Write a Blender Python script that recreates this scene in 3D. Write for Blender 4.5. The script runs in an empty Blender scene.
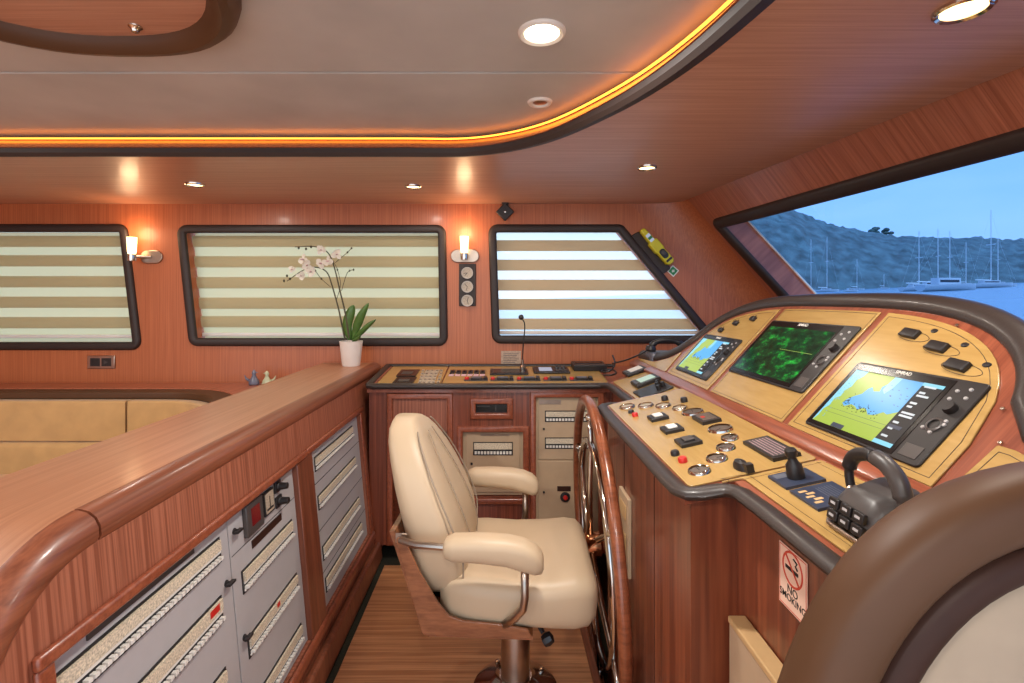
# Wheelhouse of a motor yacht. Run by Blender 4.5 in an empty scene.
import bpy, bmesh, math, random
from mathutils import Vector, Matrix
random.seed(7)
S = bpy.context.scene
COL = S.collection
PI = math.pi
EYE = 1.42           # eye height of the photographer, metres
FOC = 500.0          # focal length in pixels of the 1024x683 frame
CX, CY = 500.0, 300.0

def lin(c):
    return tuple(((x/255.0)/12.92 if x/255.0 <= 0.04045 else ((x/255.0+0.055)/1.055)**2.4) for x in c) + (1.0,)

# ------------------------------------------------------------------ materials
def mat_new(name):
    m = bpy.data.materials.new(name); m.use_nodes = True
    return m, m.node_tree, m.node_tree.nodes['Principled BSDF']

def setp(b, **k):
    for n, v in k.items():
        b.inputs[n.replace('_', ' ')].default_value = v

def plain(name, col, rough=0.5, metal=0.0, spec=0.5, coat=0.0, emit=0.0, noise=0.06, nscale=25.0, bump=0.0, sheen=0.0):
    m, nt, b = mat_new(name)
    c = lin(col)
    setp(b, Base_Color=c, Roughness=rough, Metallic=metal)
    b.inputs['Specular IOR Level'].default_value = spec
    b.inputs['Coat Weight'].default_value = coat
    b.inputs['Coat Roughness'].default_value = 0.12
    b.inputs['Sheen Weight'].default_value = sheen
    if emit > 0:
        b.inputs['Emission Color'].default_value = c
        b.inputs['Emission Strength'].default_value = emit
    if noise > 0:
        tc = nt.nodes.new('ShaderNodeTexCoord'); n = nt.nodes.new('ShaderNodeTexNoise')
        n.inputs['Scale'].default_value = nscale; n.inputs['Detail'].default_value = 3
        nt.links.new(tc.outputs['Object'], n.inputs['Vector'])
        r = nt.nodes.new('ShaderNodeValToRGB')
        r.color_ramp.elements[0].position = .3; r.color_ramp.elements[1].position = .7
        r.color_ramp.elements[0].color = tuple(x*(1-noise) for x in c[:3])+(1,)
        r.color_ramp.elements[1].color = tuple(min(1, x*(1+noise)) for x in c[:3])+(1,)
        nt.links.new(n.outputs['Fac'], r.inputs['Fac']); nt.links.new(r.outputs['Color'], b.inputs['Base Color'])
        if bump > 0:
            bp = nt.nodes.new('ShaderNodeBump'); bp.inputs['Strength'].default_value = bump; bp.inputs['Distance'].default_value = 0.004
            nt.links.new(n.outputs['Fac'], bp.inputs['Height']); nt.links.new(bp.outputs['Normal'], b.inputs['Normal'])
    return m

def wood(name, c1, c2, scale, rough=0.3, coat=0.3, fine=0.35, fscale=4.0, planks=None, ramp=(.36, .64)):
    """ribbon-grained veneer: noise stretched along the grain (the axis with the small scale)"""
    m, nt, b = mat_new(name)
    L = nt.links
    tc = nt.nodes.new('ShaderNodeTexCoord')
    mp = nt.nodes.new('ShaderNodeMapping'); mp.inputs['Scale'].default_value = scale
    L.new(tc.outputs['Object'], mp.inputs['Vector'])
    n = nt.nodes.new('ShaderNodeTexNoise'); n.inputs['Scale'].default_value = 1.0; n.inputs['Detail'].default_value = 2.5
    L.new(mp.outputs['Vector'], n.inputs['Vector'])
    mp2 = nt.nodes.new('ShaderNodeMapping'); mp2.inputs['Scale'].default_value = tuple(s*fscale for s in scale)
    L.new(tc.outputs['Object'], mp2.inputs['Vector'])
    n2 = nt.nodes.new('ShaderNodeTexNoise'); n2.inputs['Scale'].default_value = 1.0; n2.inputs['Detail'].default_value = 2
    L.new(mp2.outputs['Vector'], n2.inputs['Vector'])
    mix = nt.nodes.new('ShaderNodeMix'); mix.data_type = 'FLOAT'; mix.inputs[0].default_value = fine
    L.new(n.outputs['Fac'], mix.inputs[2]); L.new(n2.outputs['Fac'], mix.inputs[3])
    r = nt.nodes.new('ShaderNodeValToRGB')
    r.color_ramp.elements[0].position = ramp[0]; r.color_ramp.elements[1].position = ramp[1]
    r.color_ramp.elements[0].color = lin(c1); r.color_ramp.elements[1].color = lin(c2)
    L.new(mix.outputs[0], r.inputs['Fac'])
    out = r.outputs['Color']
    if planks:
        # thin dark caulking lines between boards; planks = (axis index, board width)
        sx = nt.nodes.new('ShaderNodeSeparateXYZ'); L.new(tc.outputs['Object'], sx.inputs[0])
        dv = nt.nodes.new('ShaderNodeMath'); dv.operation = 'DIVIDE'; dv.inputs[1].default_value = planks[1]
        L.new(sx.outputs[planks[0]], dv.inputs[0])
        fr = nt.nodes.new('ShaderNodeMath'); fr.operation = 'FRACT'; L.new(dv.outputs[0], fr.inputs[0])
        lt = nt.nodes.new('ShaderNodeMath'); lt.operation = 'LESS_THAN'; lt.inputs[1].default_value = 0.06; L.new(fr.outputs[0], lt.inputs[0])
        mx = nt.nodes.new('ShaderNodeMix'); mx.data_type = 'RGBA'
        L.new(lt.outputs[0], mx.inputs[0]); L.new(out, mx.inputs[6]); mx.inputs[7].default_value = tuple(x*.6 for x in lin(c1)[:3])+(1,)
        out = mx.outputs[2]
    L.new(out, b.inputs['Base Color'])
    setp(b, Roughness=rough)
    b.inputs['Coat Weight'].default_value = coat; b.inputs['Coat Roughness'].default_value = 0.15
    return m

M = {}
M['wall'] = wood('sapele_wall', (158, 84, 48), (186, 108, 66), (190, 1.2, 190), .42, .12)
M['wallc'] = wood('sapele_cove', (152, 80, 48), (180, 104, 66), (150, 150, 1.2), .42, .12)
M['wallr'] = wood('sapele_sloped', (140, 76, 52), (178, 106, 78), (70, 1.0, 1.0), .38, .25)
M['soffit'] = wood('sapele_soffit', (172, 122, 98), (194, 144, 118), (1.2, 75, 1.2), .42, .15)
M['top'] = wood('sapele_worktop', (160, 108, 78), (178, 126, 94), (60, 1.0, 1.0), .42, .15)
M['mould'] = wood('mahogany_moulding', (110, 58, 38), (140, 80, 54), (50, .9, 50), .40, .2)
M['face'] = wood('sapele_counter_face', (132, 72, 50), (168, 102, 76), (105, 1.2, 1.2), .42, .1, fine=.15, ramp=(.42, .58))
M['postw'] = wood('mahogany_post', (104, 54, 36), (138, 78, 54), (40, 1.2, 40), .36, .3)
M['desk'] = wood('mahogany_desk_face', (96, 44, 28), (140, 72, 48), (80, 1.2, 80), .32, .35)
M['deskf'] = wood('mahogany_door_frame', (126, 62, 40), (156, 84, 56), (50, 50, 3), .32, .35)
M['body'] = wood('mahogany_console_side', (98, 46, 30), (142, 76, 48), (22, 22, .8), .34, .3)
M['strip'] = wood('mahogany_fiddle', (122, 62, 44), (152, 84, 60), (50, 2, 50), .28, .5)
M['cream'] = wood('cream_maple_panel', (170, 135, 78), (182, 147, 88), (4, 30, 30), .26, .35, fine=.3)
M['floor'] = wood('teak_floor', (168, 110, 70), (204, 144, 98), (1.0, 60, 1), .4, .2, fine=.3, ramp=(.4, .6))
M['shell'] = wood('walnut_chair_shell', (120, 70, 42), (150, 94, 60), (8, 40, 40), .25, .6)
M['dark'] = plain('dark_brown_lacquer', (44, 32, 28), .55, coat=.0)
M['nose'] = plain('dark_grey_leather_nosing', (50, 41, 38), .42, coat=.05, bump=.1, nscale=180)
M['rim'] = plain('brown_lacquer_seat_rim', (82, 54, 34), .5, coat=.0, spec=.3, nscale=6)
M['rim2'] = plain('dark_brown_leather_ring', (54, 32, 24), .5, coat=.0, spec=.2)
M['lin'] = plain('beige_leather_headliner', (186, 183, 178), .75, noise=.09, nscale=3.5, bump=.12)
M['leather'] = plain('cream_leather', (194, 170, 140), .45, spec=.45, noise=.05, nscale=5)
M['leather2'] = plain('cream_cloth', (156, 138, 118), .8, noise=.07, nscale=14)
M['suede'] = plain('tan_suede', (186, 146, 92), .85, noise=.1, nscale=9, sheen=.3)
M['chrome'] = plain('chrome', (205, 196, 186), .12, metal=1, noise=0)
M['steel'] = plain('brushed_steel', (176, 160, 146), .3, metal=1, noise=.08)
M['copper'] = plain('polished_bronze_hub', (196, 132, 92), .2, metal=1, noise=0)
M['wheel'] = wood('varnished_wheel_rim', (116, 60, 36), (150, 84, 54), (30, 30, 3), .28, .4)
M['grey'] = plain('grey_enamel', (176, 172, 172), .45, noise=.02)
M['beige'] = plain('beige_enamel', (186, 160, 130), .45, noise=.03)
M['black'] = plain('black_plastic', (34, 30, 30), .4, noise=.05)
M['gloss'] = plain('glossy_black_glass', (16, 14, 15), .22, noise=0)
M['dgrey'] = plain('dark_grey_plastic', (70, 64, 62), .4)
M['grblue'] = plain('blue_grey_plastic', (92, 96, 108), .4)
M['white'] = plain('white_plastic', (226, 222, 214), .45, noise=.02)
M['label'] = plain('buff_label_strip', (206, 192, 168), .6, noise=.4, nscale=240)
M['slot'] = plain('breaker_slot_black', (24, 22, 24), .5)
M['red'] = plain('red_plastic', (196, 40, 32), .35)
M['redl'] = plain('red_meter_display', (90, 14, 18), .15, emit=.25, noise=0)
M['pink'] = plain('lilac_label', (206, 170, 178), .6)
M['navy'] = plain('dark_blue_membrane', (48, 56, 76), .35)
M['carpet'] = plain('dark_green_carpet', (44, 42, 28), .95, noise=.3, nscale=120)
M['ceram'] = plain('white_glazed_pot', (232, 222, 212), .35, noise=.02)
M['leaf'] = plain('orchid_leaf_green', (74, 108, 48), .35, noise=.2, nscale=30)
M['stem'] = plain('orchid_stem', (74, 66, 44), .6)
M['petal'] = plain('orchid_petal', (216, 208, 192), .6)
M['yellow'] = plain('safety_yellow', (206, 196, 40), .4)
M['green'] = plain('sign_green', (24, 122, 62), .4)
M['paper'] = plain('notice_plate', (176, 150, 128), .5, noise=.25, nscale=160)
M['signw'] = plain('sign_cream', (236, 200, 178), .5, noise=.02)
M['signr'] = plain('sign_red', (206, 74, 52), .5)
M['ink'] = plain('printing_black', (24, 22, 24), .5, noise=0)
M['blueg'] = plain('figurine_blue_glaze', (104, 106, 122), .3, noise=.2)
M['grng'] = plain('figurine_pale_green_glaze', (190, 194, 158), .3, noise=.2)
M['gauge'] = plain('gauge_face', (96, 84, 76), .35, noise=.5, nscale=260)
M['dialw'] = plain('dial_white', (176, 160, 140), .4, noise=.3, nscale=220)
M['sand'] = plain('sand_coloured_board', (196, 160, 112), .5)
M['gasket'] = plain('black_seam', (40, 22, 16), .6)
def emis(name, col, s):
    m, nt, b = mat_new(name)
    setp(b, Base_Color=(0, 0, 0, 1), Roughness=.3)
    b.inputs['Emission Color'].default_value = lin(col); b.inputs['Emission Strength'].default_value = s
    return m
M['lamp'] = emis('lamp_lens', (255, 232, 196), 6)
M['lampw'] = emis('lamp_lens_small', (255, 216, 150), 3.5)
M['shade'] = emis('sconce_glass', (255, 214, 150), 3.4)
M['led'] = emis('amber_led_strip', (255, 140, 40), 4.5)
M['land'] = emis('chart_land_green', (150, 170, 66), .9)
M['sea'] = emis('chart_sea_blue', (74, 150, 206), .95)
M['shal'] = emis('chart_shallow_blue', (122, 186, 206), .95)
M['ui'] = emis('chart_white_marks', (200, 206, 210), .8)
M['lcd'] = emis('lcd_blue_white', (150, 158, 176), .7)
M['lcdg'] = emis('lcd_pale_green', (170, 190, 170), .7)

def glassy(name, tint, mixf=.93):
    m = bpy.data.materials.new(name); m.use_nodes = True
    nt = m.node_tree; nt.nodes.clear()
    o = nt.nodes.new('ShaderNodeOutputMaterial'); t = nt.nodes.new('ShaderNodeBsdfTransparent'); g = nt.nodes.new('ShaderNodeBsdfGlossy')
    t.inputs[0].default_value = tint; g.inputs['Roughness'].default_value = .02
    x = nt.nodes.new('ShaderNodeMixShader')
    x.inputs[0].default_value = .03; nt.links.new(t.outputs[0], x.inputs[1]); nt.links.new(g.outputs[0], x.inputs[2])
    nt.links.new(x.outputs[0], o.inputs[0])
    return m
M['glass'] = glassy('clear_window_glass', (.92, .95, .95, 1))
M['tint'] = glassy('blue_tinted_windshield', (.45, .60, .81, 1))
M['clearcyl'] = glassy('clear_sconce_glass', (.95, .9, .85, 1))

def fabric(name, col, transl, transp=0.0, diff=None):
    m = bpy.data.materials.new(name); m.use_nodes = True
    nt = m.node_tree; nt.nodes.clear()
    o = nt.nodes.new('ShaderNodeOutputMaterial')
    d = nt.nodes.new('ShaderNodeBsdfDiffuse'); d.inputs[0].default_value = lin(diff or col)
    t = nt.nodes.new('ShaderNodeBsdfTranslucent'); t.inputs[0].default_value = lin(col)
    x = nt.nodes.new('ShaderNodeMixShader'); x.inputs[0].default_value = transl
    nt.links.new(d.outputs[0], x.inputs[1]); nt.links.new(t.outputs[0], x.inputs[2])
    last = x
    if transp > 0:
        p = nt.nodes.new('ShaderNodeBsdfTransparent'); y = nt.nodes.new('ShaderNodeMixShader'); y.inputs[0].default_value = transp
        nt.links.new(last.outputs[0], y.inputs[1]); nt.links.new(p.outputs[0], y.inputs[2]); last = y
    nt.links.new(last.outputs[0], o.inputs[0])
    return m
M['band'] = fabric('opaque_blind_band', (196, 180, 146), .42)
M['sheer'] = fabric('double_sheer_band', (226, 206, 160), .66, .03)
M['band3'] = fabric('tan_blind_band', (208, 172, 130), .40)
M['sheer3'] = fabric('open_sheer_band', (244, 246, 250), .75, .38)

# radar picture: green echoes on dark glass
def radar():
    m, nt, b = mat_new('radar_picture')
    L = nt.links
    tc = nt.nodes.new('ShaderNodeTexCoord'); mp = nt.nodes.new('ShaderNodeMapping'); mp.inputs['Scale'].default_value = (9, 16, 1); mp.inputs['Rotation'].default_value = (0, 0, .5)
    L.new(tc.outputs['Object'], mp.inputs[0])
    n = nt.nodes.new('ShaderNodeTexNoise'); n.inputs['Scale'].default_value = 1.6; n.inputs['Detail'].default_value = 7; n.inputs['Roughness'].default_value = .68
    L.new(mp.outputs[0], n.inputs['Vector'])
    r = nt.nodes.new('ShaderNodeValToRGB'); e = r.color_ramp.elements
    e[0].position = .40; e[0].color = lin((14, 34, 22)); e[1].position = .72; e[1].color = lin((60, 190, 70))
    k = e.new(.53); k.color = lin((20, 62, 34)); k = e.new(.60); k.color = lin((24, 120, 44))
    L.new(n.outputs['Fac'], r.inputs[0])
    setp(b, Base_Color=(0, 0, 0, 1), Roughness=.12)
    L.new(r.outputs[0], b.inputs['Emission Color']); b.inputs['Emission Strength'].default_value = .9
    return m
M['radar'] = radar()

# ------------------------------------------------------------------ objects
def tag(o, label=None, cat=None, group=None, kind=None):
    if label: o['label'] = label
    if cat: o['category'] = cat
    if group: o['group'] = group
    if kind: o['kind'] = kind
    return o

def thing(name, label, cat, mat=None, group=None):
    o = bpy.data.objects.new(name, None); COL.objects.link(o)
    o.empty_display_size = .05
    if mat is not None: o.matrix_world = mat
    return tag(o, label, cat, group)

class MB:
    """collects faces in local coordinates and links them as one mesh object"""
    def __init__(s): s.v = []; s.f = []; s.mi = []
    def add(s, vs, fs, m=0, T=None):
        k = len(s.v)
        s.v += [tuple(T @ Vector(p)) if T is not None else tuple(p) for p in vs]
        s.f += [tuple(i+k for i in f) for f in fs]; s.mi += [m]*len(fs)
        return s
    def box(s, a, b, m=0, T=None):
        x0, y0, z0 = a; x1, y1, z1 = b
        vs = [(x0,y0,z0),(x1,y0,z0),(x1,y1,z0),(x0,y1,z0),(x0,y0,z1),(x1,y0,z1),(x1,y1,z1),(x0,y1,z1)]
        return s.add(vs, [(0,3,2,1),(4,5,6,7),(0,1,5,4),(1,2,6,5),(2,3,7,6),(3,0,4,7)], m, T)
    def prism(s, poly, z0, z1, m=0, T=None):
        """poly of (x,y); z0,z1 numbers or functions of (x,y)"""
        f0 = z0 if callable(z0) else (lambda x, y: z0); f1 = z1 if callable(z1) else (lambda x, y: z1)
        if sum(poly[i-1][0]*poly[i][1]-poly[i][0]*poly[i-1][1] for i in range(len(poly))) < 0: poly = poly[::-1]
        n = len(poly)
        vs = [(x, y, f0(x, y)) for x, y in poly] + [(x, y, f1(x, y)) for x, y in poly]
        fs = [tuple(range(n))[::-1], tuple(range(n, 2*n))] + [(i, (i+1) % n, n+(i+1) % n, n+i) for i in range(n)]
        return s.add(vs, fs, m, T)
    def loft(s, loops, m=0, T=None, caps=True, closed=False):
        n = len(loops[0]); vs = [p for l in loops for p in l]; fs = []
        R = len(loops)
        for r in range(R if closed else R-1):
            a = r*n; b = ((r+1) % R)*n
            for i in range(n):
                j = (i+1) % n
                fs.append((a+i, a+j, b+j, b+i))
        if caps and not closed:
            fs.append(tuple(range(n))[::-1]); fs.append(tuple((R-1)*n+i for i in range(n)))
        return s.add(vs, fs, m, T)
    def tube(s, pts, r, m=0, T=None, seg=10, closed=False, ry=None, up=None):
        """round (or oval: r by ry) bar along a polyline"""
        P = [Vector(p) for p in pts]; N = len(P); loops = []
        nrm = None
        for i, p in enumerate(P):
            if closed: t = P[(i+1) % N]-P[i-1]
            else: t = P[min(i+1, N-1)]-P[max(i-1, 0)]
            t.normalize()
            if up is not None: nrm = Vector(up)
            elif nrm is None: nrm = Vector((0,0,1)) if abs(t.z) < .9 else Vector((1,0,0))
            nrm = (nrm - t*nrm.dot(t)).normalized(); bn = t.cross(nrm)
            rr = r[i] if isinstance(r, (list, tuple)) else r
            r2 = (ry if ry is not None else rr)
            loops.append([p+bn*math.cos(2*PI*k/seg)*rr+nrm*math.sin(2*PI*k/seg)*r2 for k in range(seg)])
        return s.loft(loops, m, T, closed=closed)
    def lathe(s, prof, m=0, T=None, seg=24, sx=1, sy=1):
        """profile of (r, z) turned about z"""
        loops = [[(r*sx*math.cos(2*PI*k/seg), r*sy*math.sin(2*PI*k/seg), z) for k in range(seg)] for r, z in prof]
        return s.loft(loops, m, T, caps=False)
    def sweep(s, sec, frames, m=0, T=None, closed=False):
        """sec: (a,b) points; frames: list of (origin, A, B)"""
        loops = [[Vector(o)+Vector(A)*a+Vector(B)*b for a, b in sec] for o, A, B in frames]
        return s.loft(loops, m, T, closed=closed)
    def build(s, name, mats, parent=None, mat=None, bevel=0.0, smooth=35, seg=2, sub=0):
        me = bpy.data.meshes.new(name)
        me.from_pydata(s.v, [], s.f)
        if not isinstance(mats, (list, tuple)): mats = [mats]
        for x in mats: me.materials.append(M[x] if isinstance(x, str) else x)
        me.polygons.foreach_set('material_index', s.mi)
        bm = bmesh.new(); bm.from_mesh(me); bmesh.ops.remove_doubles(bm, verts=bm.verts, dist=1e-6)
        bmesh.ops.recalc_face_normals(bm, faces=bm.faces); bm.to_mesh(me); bm.free()
        me.shade_smooth()
        if smooth < 180: me.set_sharp_from_angle(angle=math.radians(smooth))
        o = bpy.data.objects.new(name, me); COL.objects.link(o)
        if parent is not None: o.parent = parent
        if mat is not None:
            if parent is None: o.matrix_world = mat
            else: o.matrix_local = mat
        if bevel > 0:
            b = o.modifiers.new('edge', 'BEVEL'); b.width = bevel; b.segments = seg; b.limit_method = 'ANGLE'; b.angle_limit = math.radians(40)
        if sub:
            q = o.modifiers.new('smooth', 'SUBSURF'); q.levels = sub; q.render_levels = sub
        return o

def rounded(poly, r, seg=6):
    """polygon with rounded corners; r number or list"""
    out = []; n = len(poly)
    for i in range(n):
        p = Vector(poly[i]).to_2d() if False else Vector((poly[i][0], poly[i][1])); a = Vector(poly[i-1][:2]); b = Vector(poly[(i+1) % n][:2])
        rr = r[i] if isinstance(r, (list, tuple)) else r
        if rr <= 0: out.append((p.x, p.y)); continue
        u = (a-p).normalized(); w = (b-p).normalized(); ang = u.angle(w)
        d = min(rr/math.tan(ang/2), (a-p).length*.49, (b-p).length*.49); rr2 = d*math.tan(ang/2)
        c = p+(u+w).normalized()*(rr2/math.sin(ang/2))
        s0 = p+u*d-c; s1 = p+w*d-c
        a0 = math.atan2(s0.y, s0.x); da = math.atan2(s1.y, s1.x)-a0
        while da > PI: da -= 2*PI
        while da < -PI: da += 2*PI
        out += [(c.x+math.cos(a0+da*k/seg)*rr2, c.y+math.sin(a0+da*k/seg)*rr2) for k in range(seg+1)]
    return out

def rect(x0, y0, x1, y1): return [(x0, y0), (x1, y0), (x1, y1), (x0, y1)]

def plate_mb(outline, holes, z0, z1, m=0):
    """flat plate with holes, filled by Blender's 2D curve fill"""
    cu = bpy.data.curves.new('tmp_fill', 'CURVE'); cu.dimensions = '2D'; cu.fill_mode = 'BOTH'; cu.extrude = (z1-z0)/2
    for lp in [outline]+list(holes):
        sp = cu.splines.new('POLY'); sp.points.add(len(lp)-1); sp.use_cyclic_u = True
        for i, p in enumerate(lp): sp.points[i].co = (p[0], p[1], 0, 1)
    ob = bpy.data.objects.new('tmp_fill', cu)
    me = bpy.data.meshes.new_from_object(ob)
    mb = MB(); mz = (z0+z1)/2
    mb.add([(v.co.x, v.co.y, v.co.z+mz) for v in me.vertices], [tuple(p.vertices) for p in me.polygons], m)
    bpy.data.objects.remove(ob); bpy.data.curves.remove(cu); bpy.data.meshes.remove(me)
    return mb

def inset(poly, d):
    n = len(poly); out = []
    area = sum(poly[i-1][0]*poly[i][1]-poly[i][0]*poly[i-1][1] for i in range(n))
    sg = 1 if area > 0 else -1
    for i in range(n):
        p = Vector(poly[i]); a = Vector(poly[i-1]); b = Vector(poly[(i+1) % n])
        e1 = (p-a); e2 = (b-p)
        if e1.length < 1e-9 or e2.length < 1e-9: out.append(tuple(p)); continue
        e1.normalize(); e2.normalize()
        n1 = Vector((-e1.y, e1.x))*sg; n2 = Vector((-e2.y, e2.x))*sg
        k = n1+n2; k = k/max(.2, k.dot(k)/2)
        out.append((p.x+k.x*d, p.y+k.y*d))
    return out

def ring_mb(outer, w, z0, z1, m=0, soft=.006):
    """moulded frame between an outline and the same outline inset by w, rounded in section"""
    sec = [(0, z0), (0, z1-soft), (soft*.4, z1-soft*.35), (soft, z1), (w-soft, z1), (w-soft*.4, z1-soft*.35), (w, z1-soft), (w, z0)]
    loops = []
    for d, z in sec: loops.append([(x, y, z) for x, y in inset(outer, d)])
    mb = MB(); mb.loft(loops, m, closed=True)
    return mb

class Frame:
    """a flat working surface: origin, two in-plane axes and the outward normal"""
    def __init__(s, o, u, v):
        s.o = Vector(o); s.u = Vector(u).normalized(); s.v = Vector(v).normalized(); s.n = s.u.cross(s.v).normalized()
        s.v = s.n.cross(s.u)
    def mat(s, u=0, v=0, h=0, rot=0):
        p = s.o+s.u*u+s.v*v+s.n*h
        R = Matrix((s.u, s.v, s.n)).transposed().to_4x4()
        return Matrix.Translation(p) @ R @ Matrix.Rotation(rot, 4, 'Z')
    def pix(s, px, py, h=0):
        """where the line of sight through a point of the photograph meets the surface"""
        d = Vector(((px-CX)/FOC, 1, -(py-CY)/FOC)); c = Vector((0, 0, EYE))
        t = (s.o+s.n*h-c).dot(s.n)/d.dot(s.n)
        q = c+d*t-s.o
        return q.dot(s.u), q.dot(s.v)
    def pt(s, u, v, h=0): return s.o+s.u*u+s.v*v+s.n*h

def catmull(pts, seg=6, closed=False):
    P = [Vector(p) for p in pts]; n = len(P); out = []
    for i in range(n if closed else n-1):
        p0 = P[(i-1) % n] if closed or i > 0 else P[0]*2-P[1]
        p1 = P[i]; p2 = P[(i+1) % n]; p3 = P[(i+2) % n] if closed or i+2 < n else P[-1]*2-P[-2]
        for k in range(seg):
            t = k/seg
            out.append(.5*((2*p1)+(p2-p0)*t+(2*p0-5*p1+4*p2-p3)*t*t+(3*p1-p0-3*p2+p3)*t**3))
    if not closed: out.append(P[-1])
    return out

def text_mb(txt, size, m=0, depth=.0006, align='CENTER', mb=None, T=None):
    cu = bpy.data.curves.new('tmp_text', 'FONT'); cu.body = txt; cu.size = size; cu.align_x = align; cu.align_y = 'CENTER'; cu.extrude = depth; cu.offset = size*.004
    ob = bpy.data.objects.new('tmp_text', cu); me = bpy.data.meshes.new_from_object(ob)
    mb = mb or MB()
    mb.add([tuple(v.co) for v in me.vertices], [tuple(p.vertices) for p in me.polygons], m, T)
    bpy.data.objects.remove(ob); bpy.data.curves.remove(cu); bpy.data.meshes.remove(me)
    return mb

def copy_tree(o, parent=None, mat=None):
    c = o.copy(); COL.objects.link(c)
    if parent is not None: c.parent = parent
    if mat is not None: c.matrix_world = mat
    for ch in list(o.children): copy_tree(ch, c)
    return c

def rbox(w, d, h, r, seg=4):
    """box of size w,d,h centred at the origin with well rounded edges: vertices and faces"""
    bm = bmesh.new(); bmesh.ops.create_cube(bm, size=1.0)
    for v in bm.verts: v.co = Vector((v.co.x*w, v.co.y*d, v.co.z*h))
    bmesh.ops.bevel(bm, geom=list(bm.edges)+list(bm.verts), offset=r, segments=seg, profile=.5, affect='EDGES', clamp_overlap=True)
    bm.verts.index_update()
    vs = [tuple(v.co) for v in bm.verts]; fs = [tuple(v.index for v in f.verts) for f in bm.faces]; bm.free()
    return vs, fs
def RB(mb, a, b, r, m=0, T=None, seg=4):
    vs, fs = rbox(b[0]-a[0], b[1]-a[1], b[2]-a[2], r, seg)
    c = [(a[i]+b[i])/2 for i in range(3)]
    return mb.add([(x+c[0], y+c[1], z+c[2]) for x, y, z in vs], fs, m, T)

Tr = Matrix.Translation
def RX(a): return Matrix.Rotation(a, 4, 'X')
def RY(a): return Matrix.Rotation(a, 4, 'Y')
def RZ(a): return Matrix.Rotation(a, 4, 'Z')
# ================================================================== THE ROOM
YW = 3.2                                            # the wall with the blinds
FW = Frame((0, YW, 0), (1, 0, 0), (0, 0, 1))        # its face
FS = Frame((1.134, 3.15, 2.05), (.1354, -.991, 0), (-.642, -.0877, .762))   # sloped wall with the windshield
def WP(px, py): return FW.pix(px, py)

# window outlines on the far wall
w1 = rounded([(-3.45, 1.10), (-2.287, 1.10), (-2.383, 1.905), (-3.45, 1.905)], [.05, .06, .06, .05])
w2 = rounded([WP(190, 346), WP(448, 346), WP(446, 225), WP(177, 225)], .06)
w3 = rounded([WP(492, 343.5), WP(721, 343.5), WP(622, 224.5), WP(488, 224.5)], [.06, .05, .05, .06])
holes = [inset(w, .035) for w in (w1, w2, w3)]
wall = plate_mb([(-4.3, -.36), (1.95, -.36), (1.95, 1.0), (1.127, 2.35), (-4.3, 2.35)], holes, -.12, 0)
wall.build('wall_far', 'wall', mat=FW.mat())['kind'] = 'structure'

def window(name, outline, fr):
    w = bpy.data.objects.new(name, None); COL.objects.link(w); w.matrix_world = fr.mat(); w['kind'] = 'structure'
    o = ring_mb(outline, .052, -.004, .022, soft=.012).build('window_frame', 'dark', w)
    return w
for nm, o in (('window_1', w1), ('window_2', w2), ('window_3', w3)):
    w = window(nm, o, FW)
    plate_mb(inset(o, .036), [], -.112, -.108).build('window_pane', 'glass', w)

# zebra roller blinds: opaque bands alternating with sheer ones
def blind(name, label, poly, tops, band_h, mats, bulge, rail_z):
    """poly: clear opening (u,v); tops: v of the top of each opaque band"""
    t = thing(name, label, 'blind', FW.mat(0, 0, -.085), 'striped roller blinds in the side windows')
    vmin = min(p[1] for p in poly); vmax = max(p[1] for p in poly)
    def span(v):
        xs = []
        n = len(poly)
        for i in range(n):
            a, b = poly[i-1], poly[i]
            if (a[1]-v)*(b[1]-v) <= 0 and a[1] != b[1]:
                xs.append(a[0]+(b[0]-a[0])*(v-a[1])/(b[1]-a[1]))
        return (min(xs), max(xs)) if xs else None
    edges = [vmax]
    bands = []
    for tp in tops: bands.append((max(tp-band_h, vmin+.002), min(tp, vmax)))
    mo = MB(); ms = MB()
    def strip(mb, v0, v1, bul, h0, wave=0):
        N = 8
        rows = []
        for k in range(N+1):
            v = v0+(v1-v0)*k/N
            sp = span(min(max(v, vmin+1e-4), vmax-1e-4))
            rows.append((sp[0], sp[1], v, h0+bul*math.sin(PI*k/N)))
        vs = []; fs = []
        for (x0, x1, v, h) in rows: vs += [(x0, v, h), (x1, v, h)]
        for k in range(N): fs.append((2*k, 2*k+1, 2*k+3, 2*k+2))
        mb.add(vs, fs, 0)
    for v0, v1 in bands:
        if v1 > v0: strip(mo, v0, v1, bulge, 0)
    strip(ms, vmin+.004, vmax-.002, 0, -.012)
    mo.build('opaque_bands', mats[0], t); ms.build('sheer_cloth', mats[1], t)
    x0, x1 = span(rail_z)
    r = MB(); r.box((x0, rail_z-.010, -.006), (x1, rail_z+.012, .010)); r.build('bottom_rail', 'white', t, bevel=.004)
    return t
def clear(o, d=.036): return inset(o, d)
z = lambda y: EYE-(y-CY)/FOC*YW
def unround(a, b, c, d): return [a, b, c, d]
c1, c2, c3 = [inset(w, .038) for w in (w1, w2, w3)]
blind('roller_blind', 'striped blind at the end of the wall above the sofa', c1, [z(234), z(254), z(275.5), z(296.5), z(317.5)], .074, ('band', 'sheer'), .006, z(337.5))
blind('roller_blind', 'striped blind behind the orchid', c2, [z(234), z(255), z(276.5), z(297.5), z(316.5)], .074, ('band', 'sheer'), .006, z(335.5))
blind('roller_blind', 'striped blind with open bright gaps in the slanted window', c3, [z(238.5), z(258.5), z(279), z(298.8), z(319)], .073, ('band3', 'sheer3'), .003, z(333.5))

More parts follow.
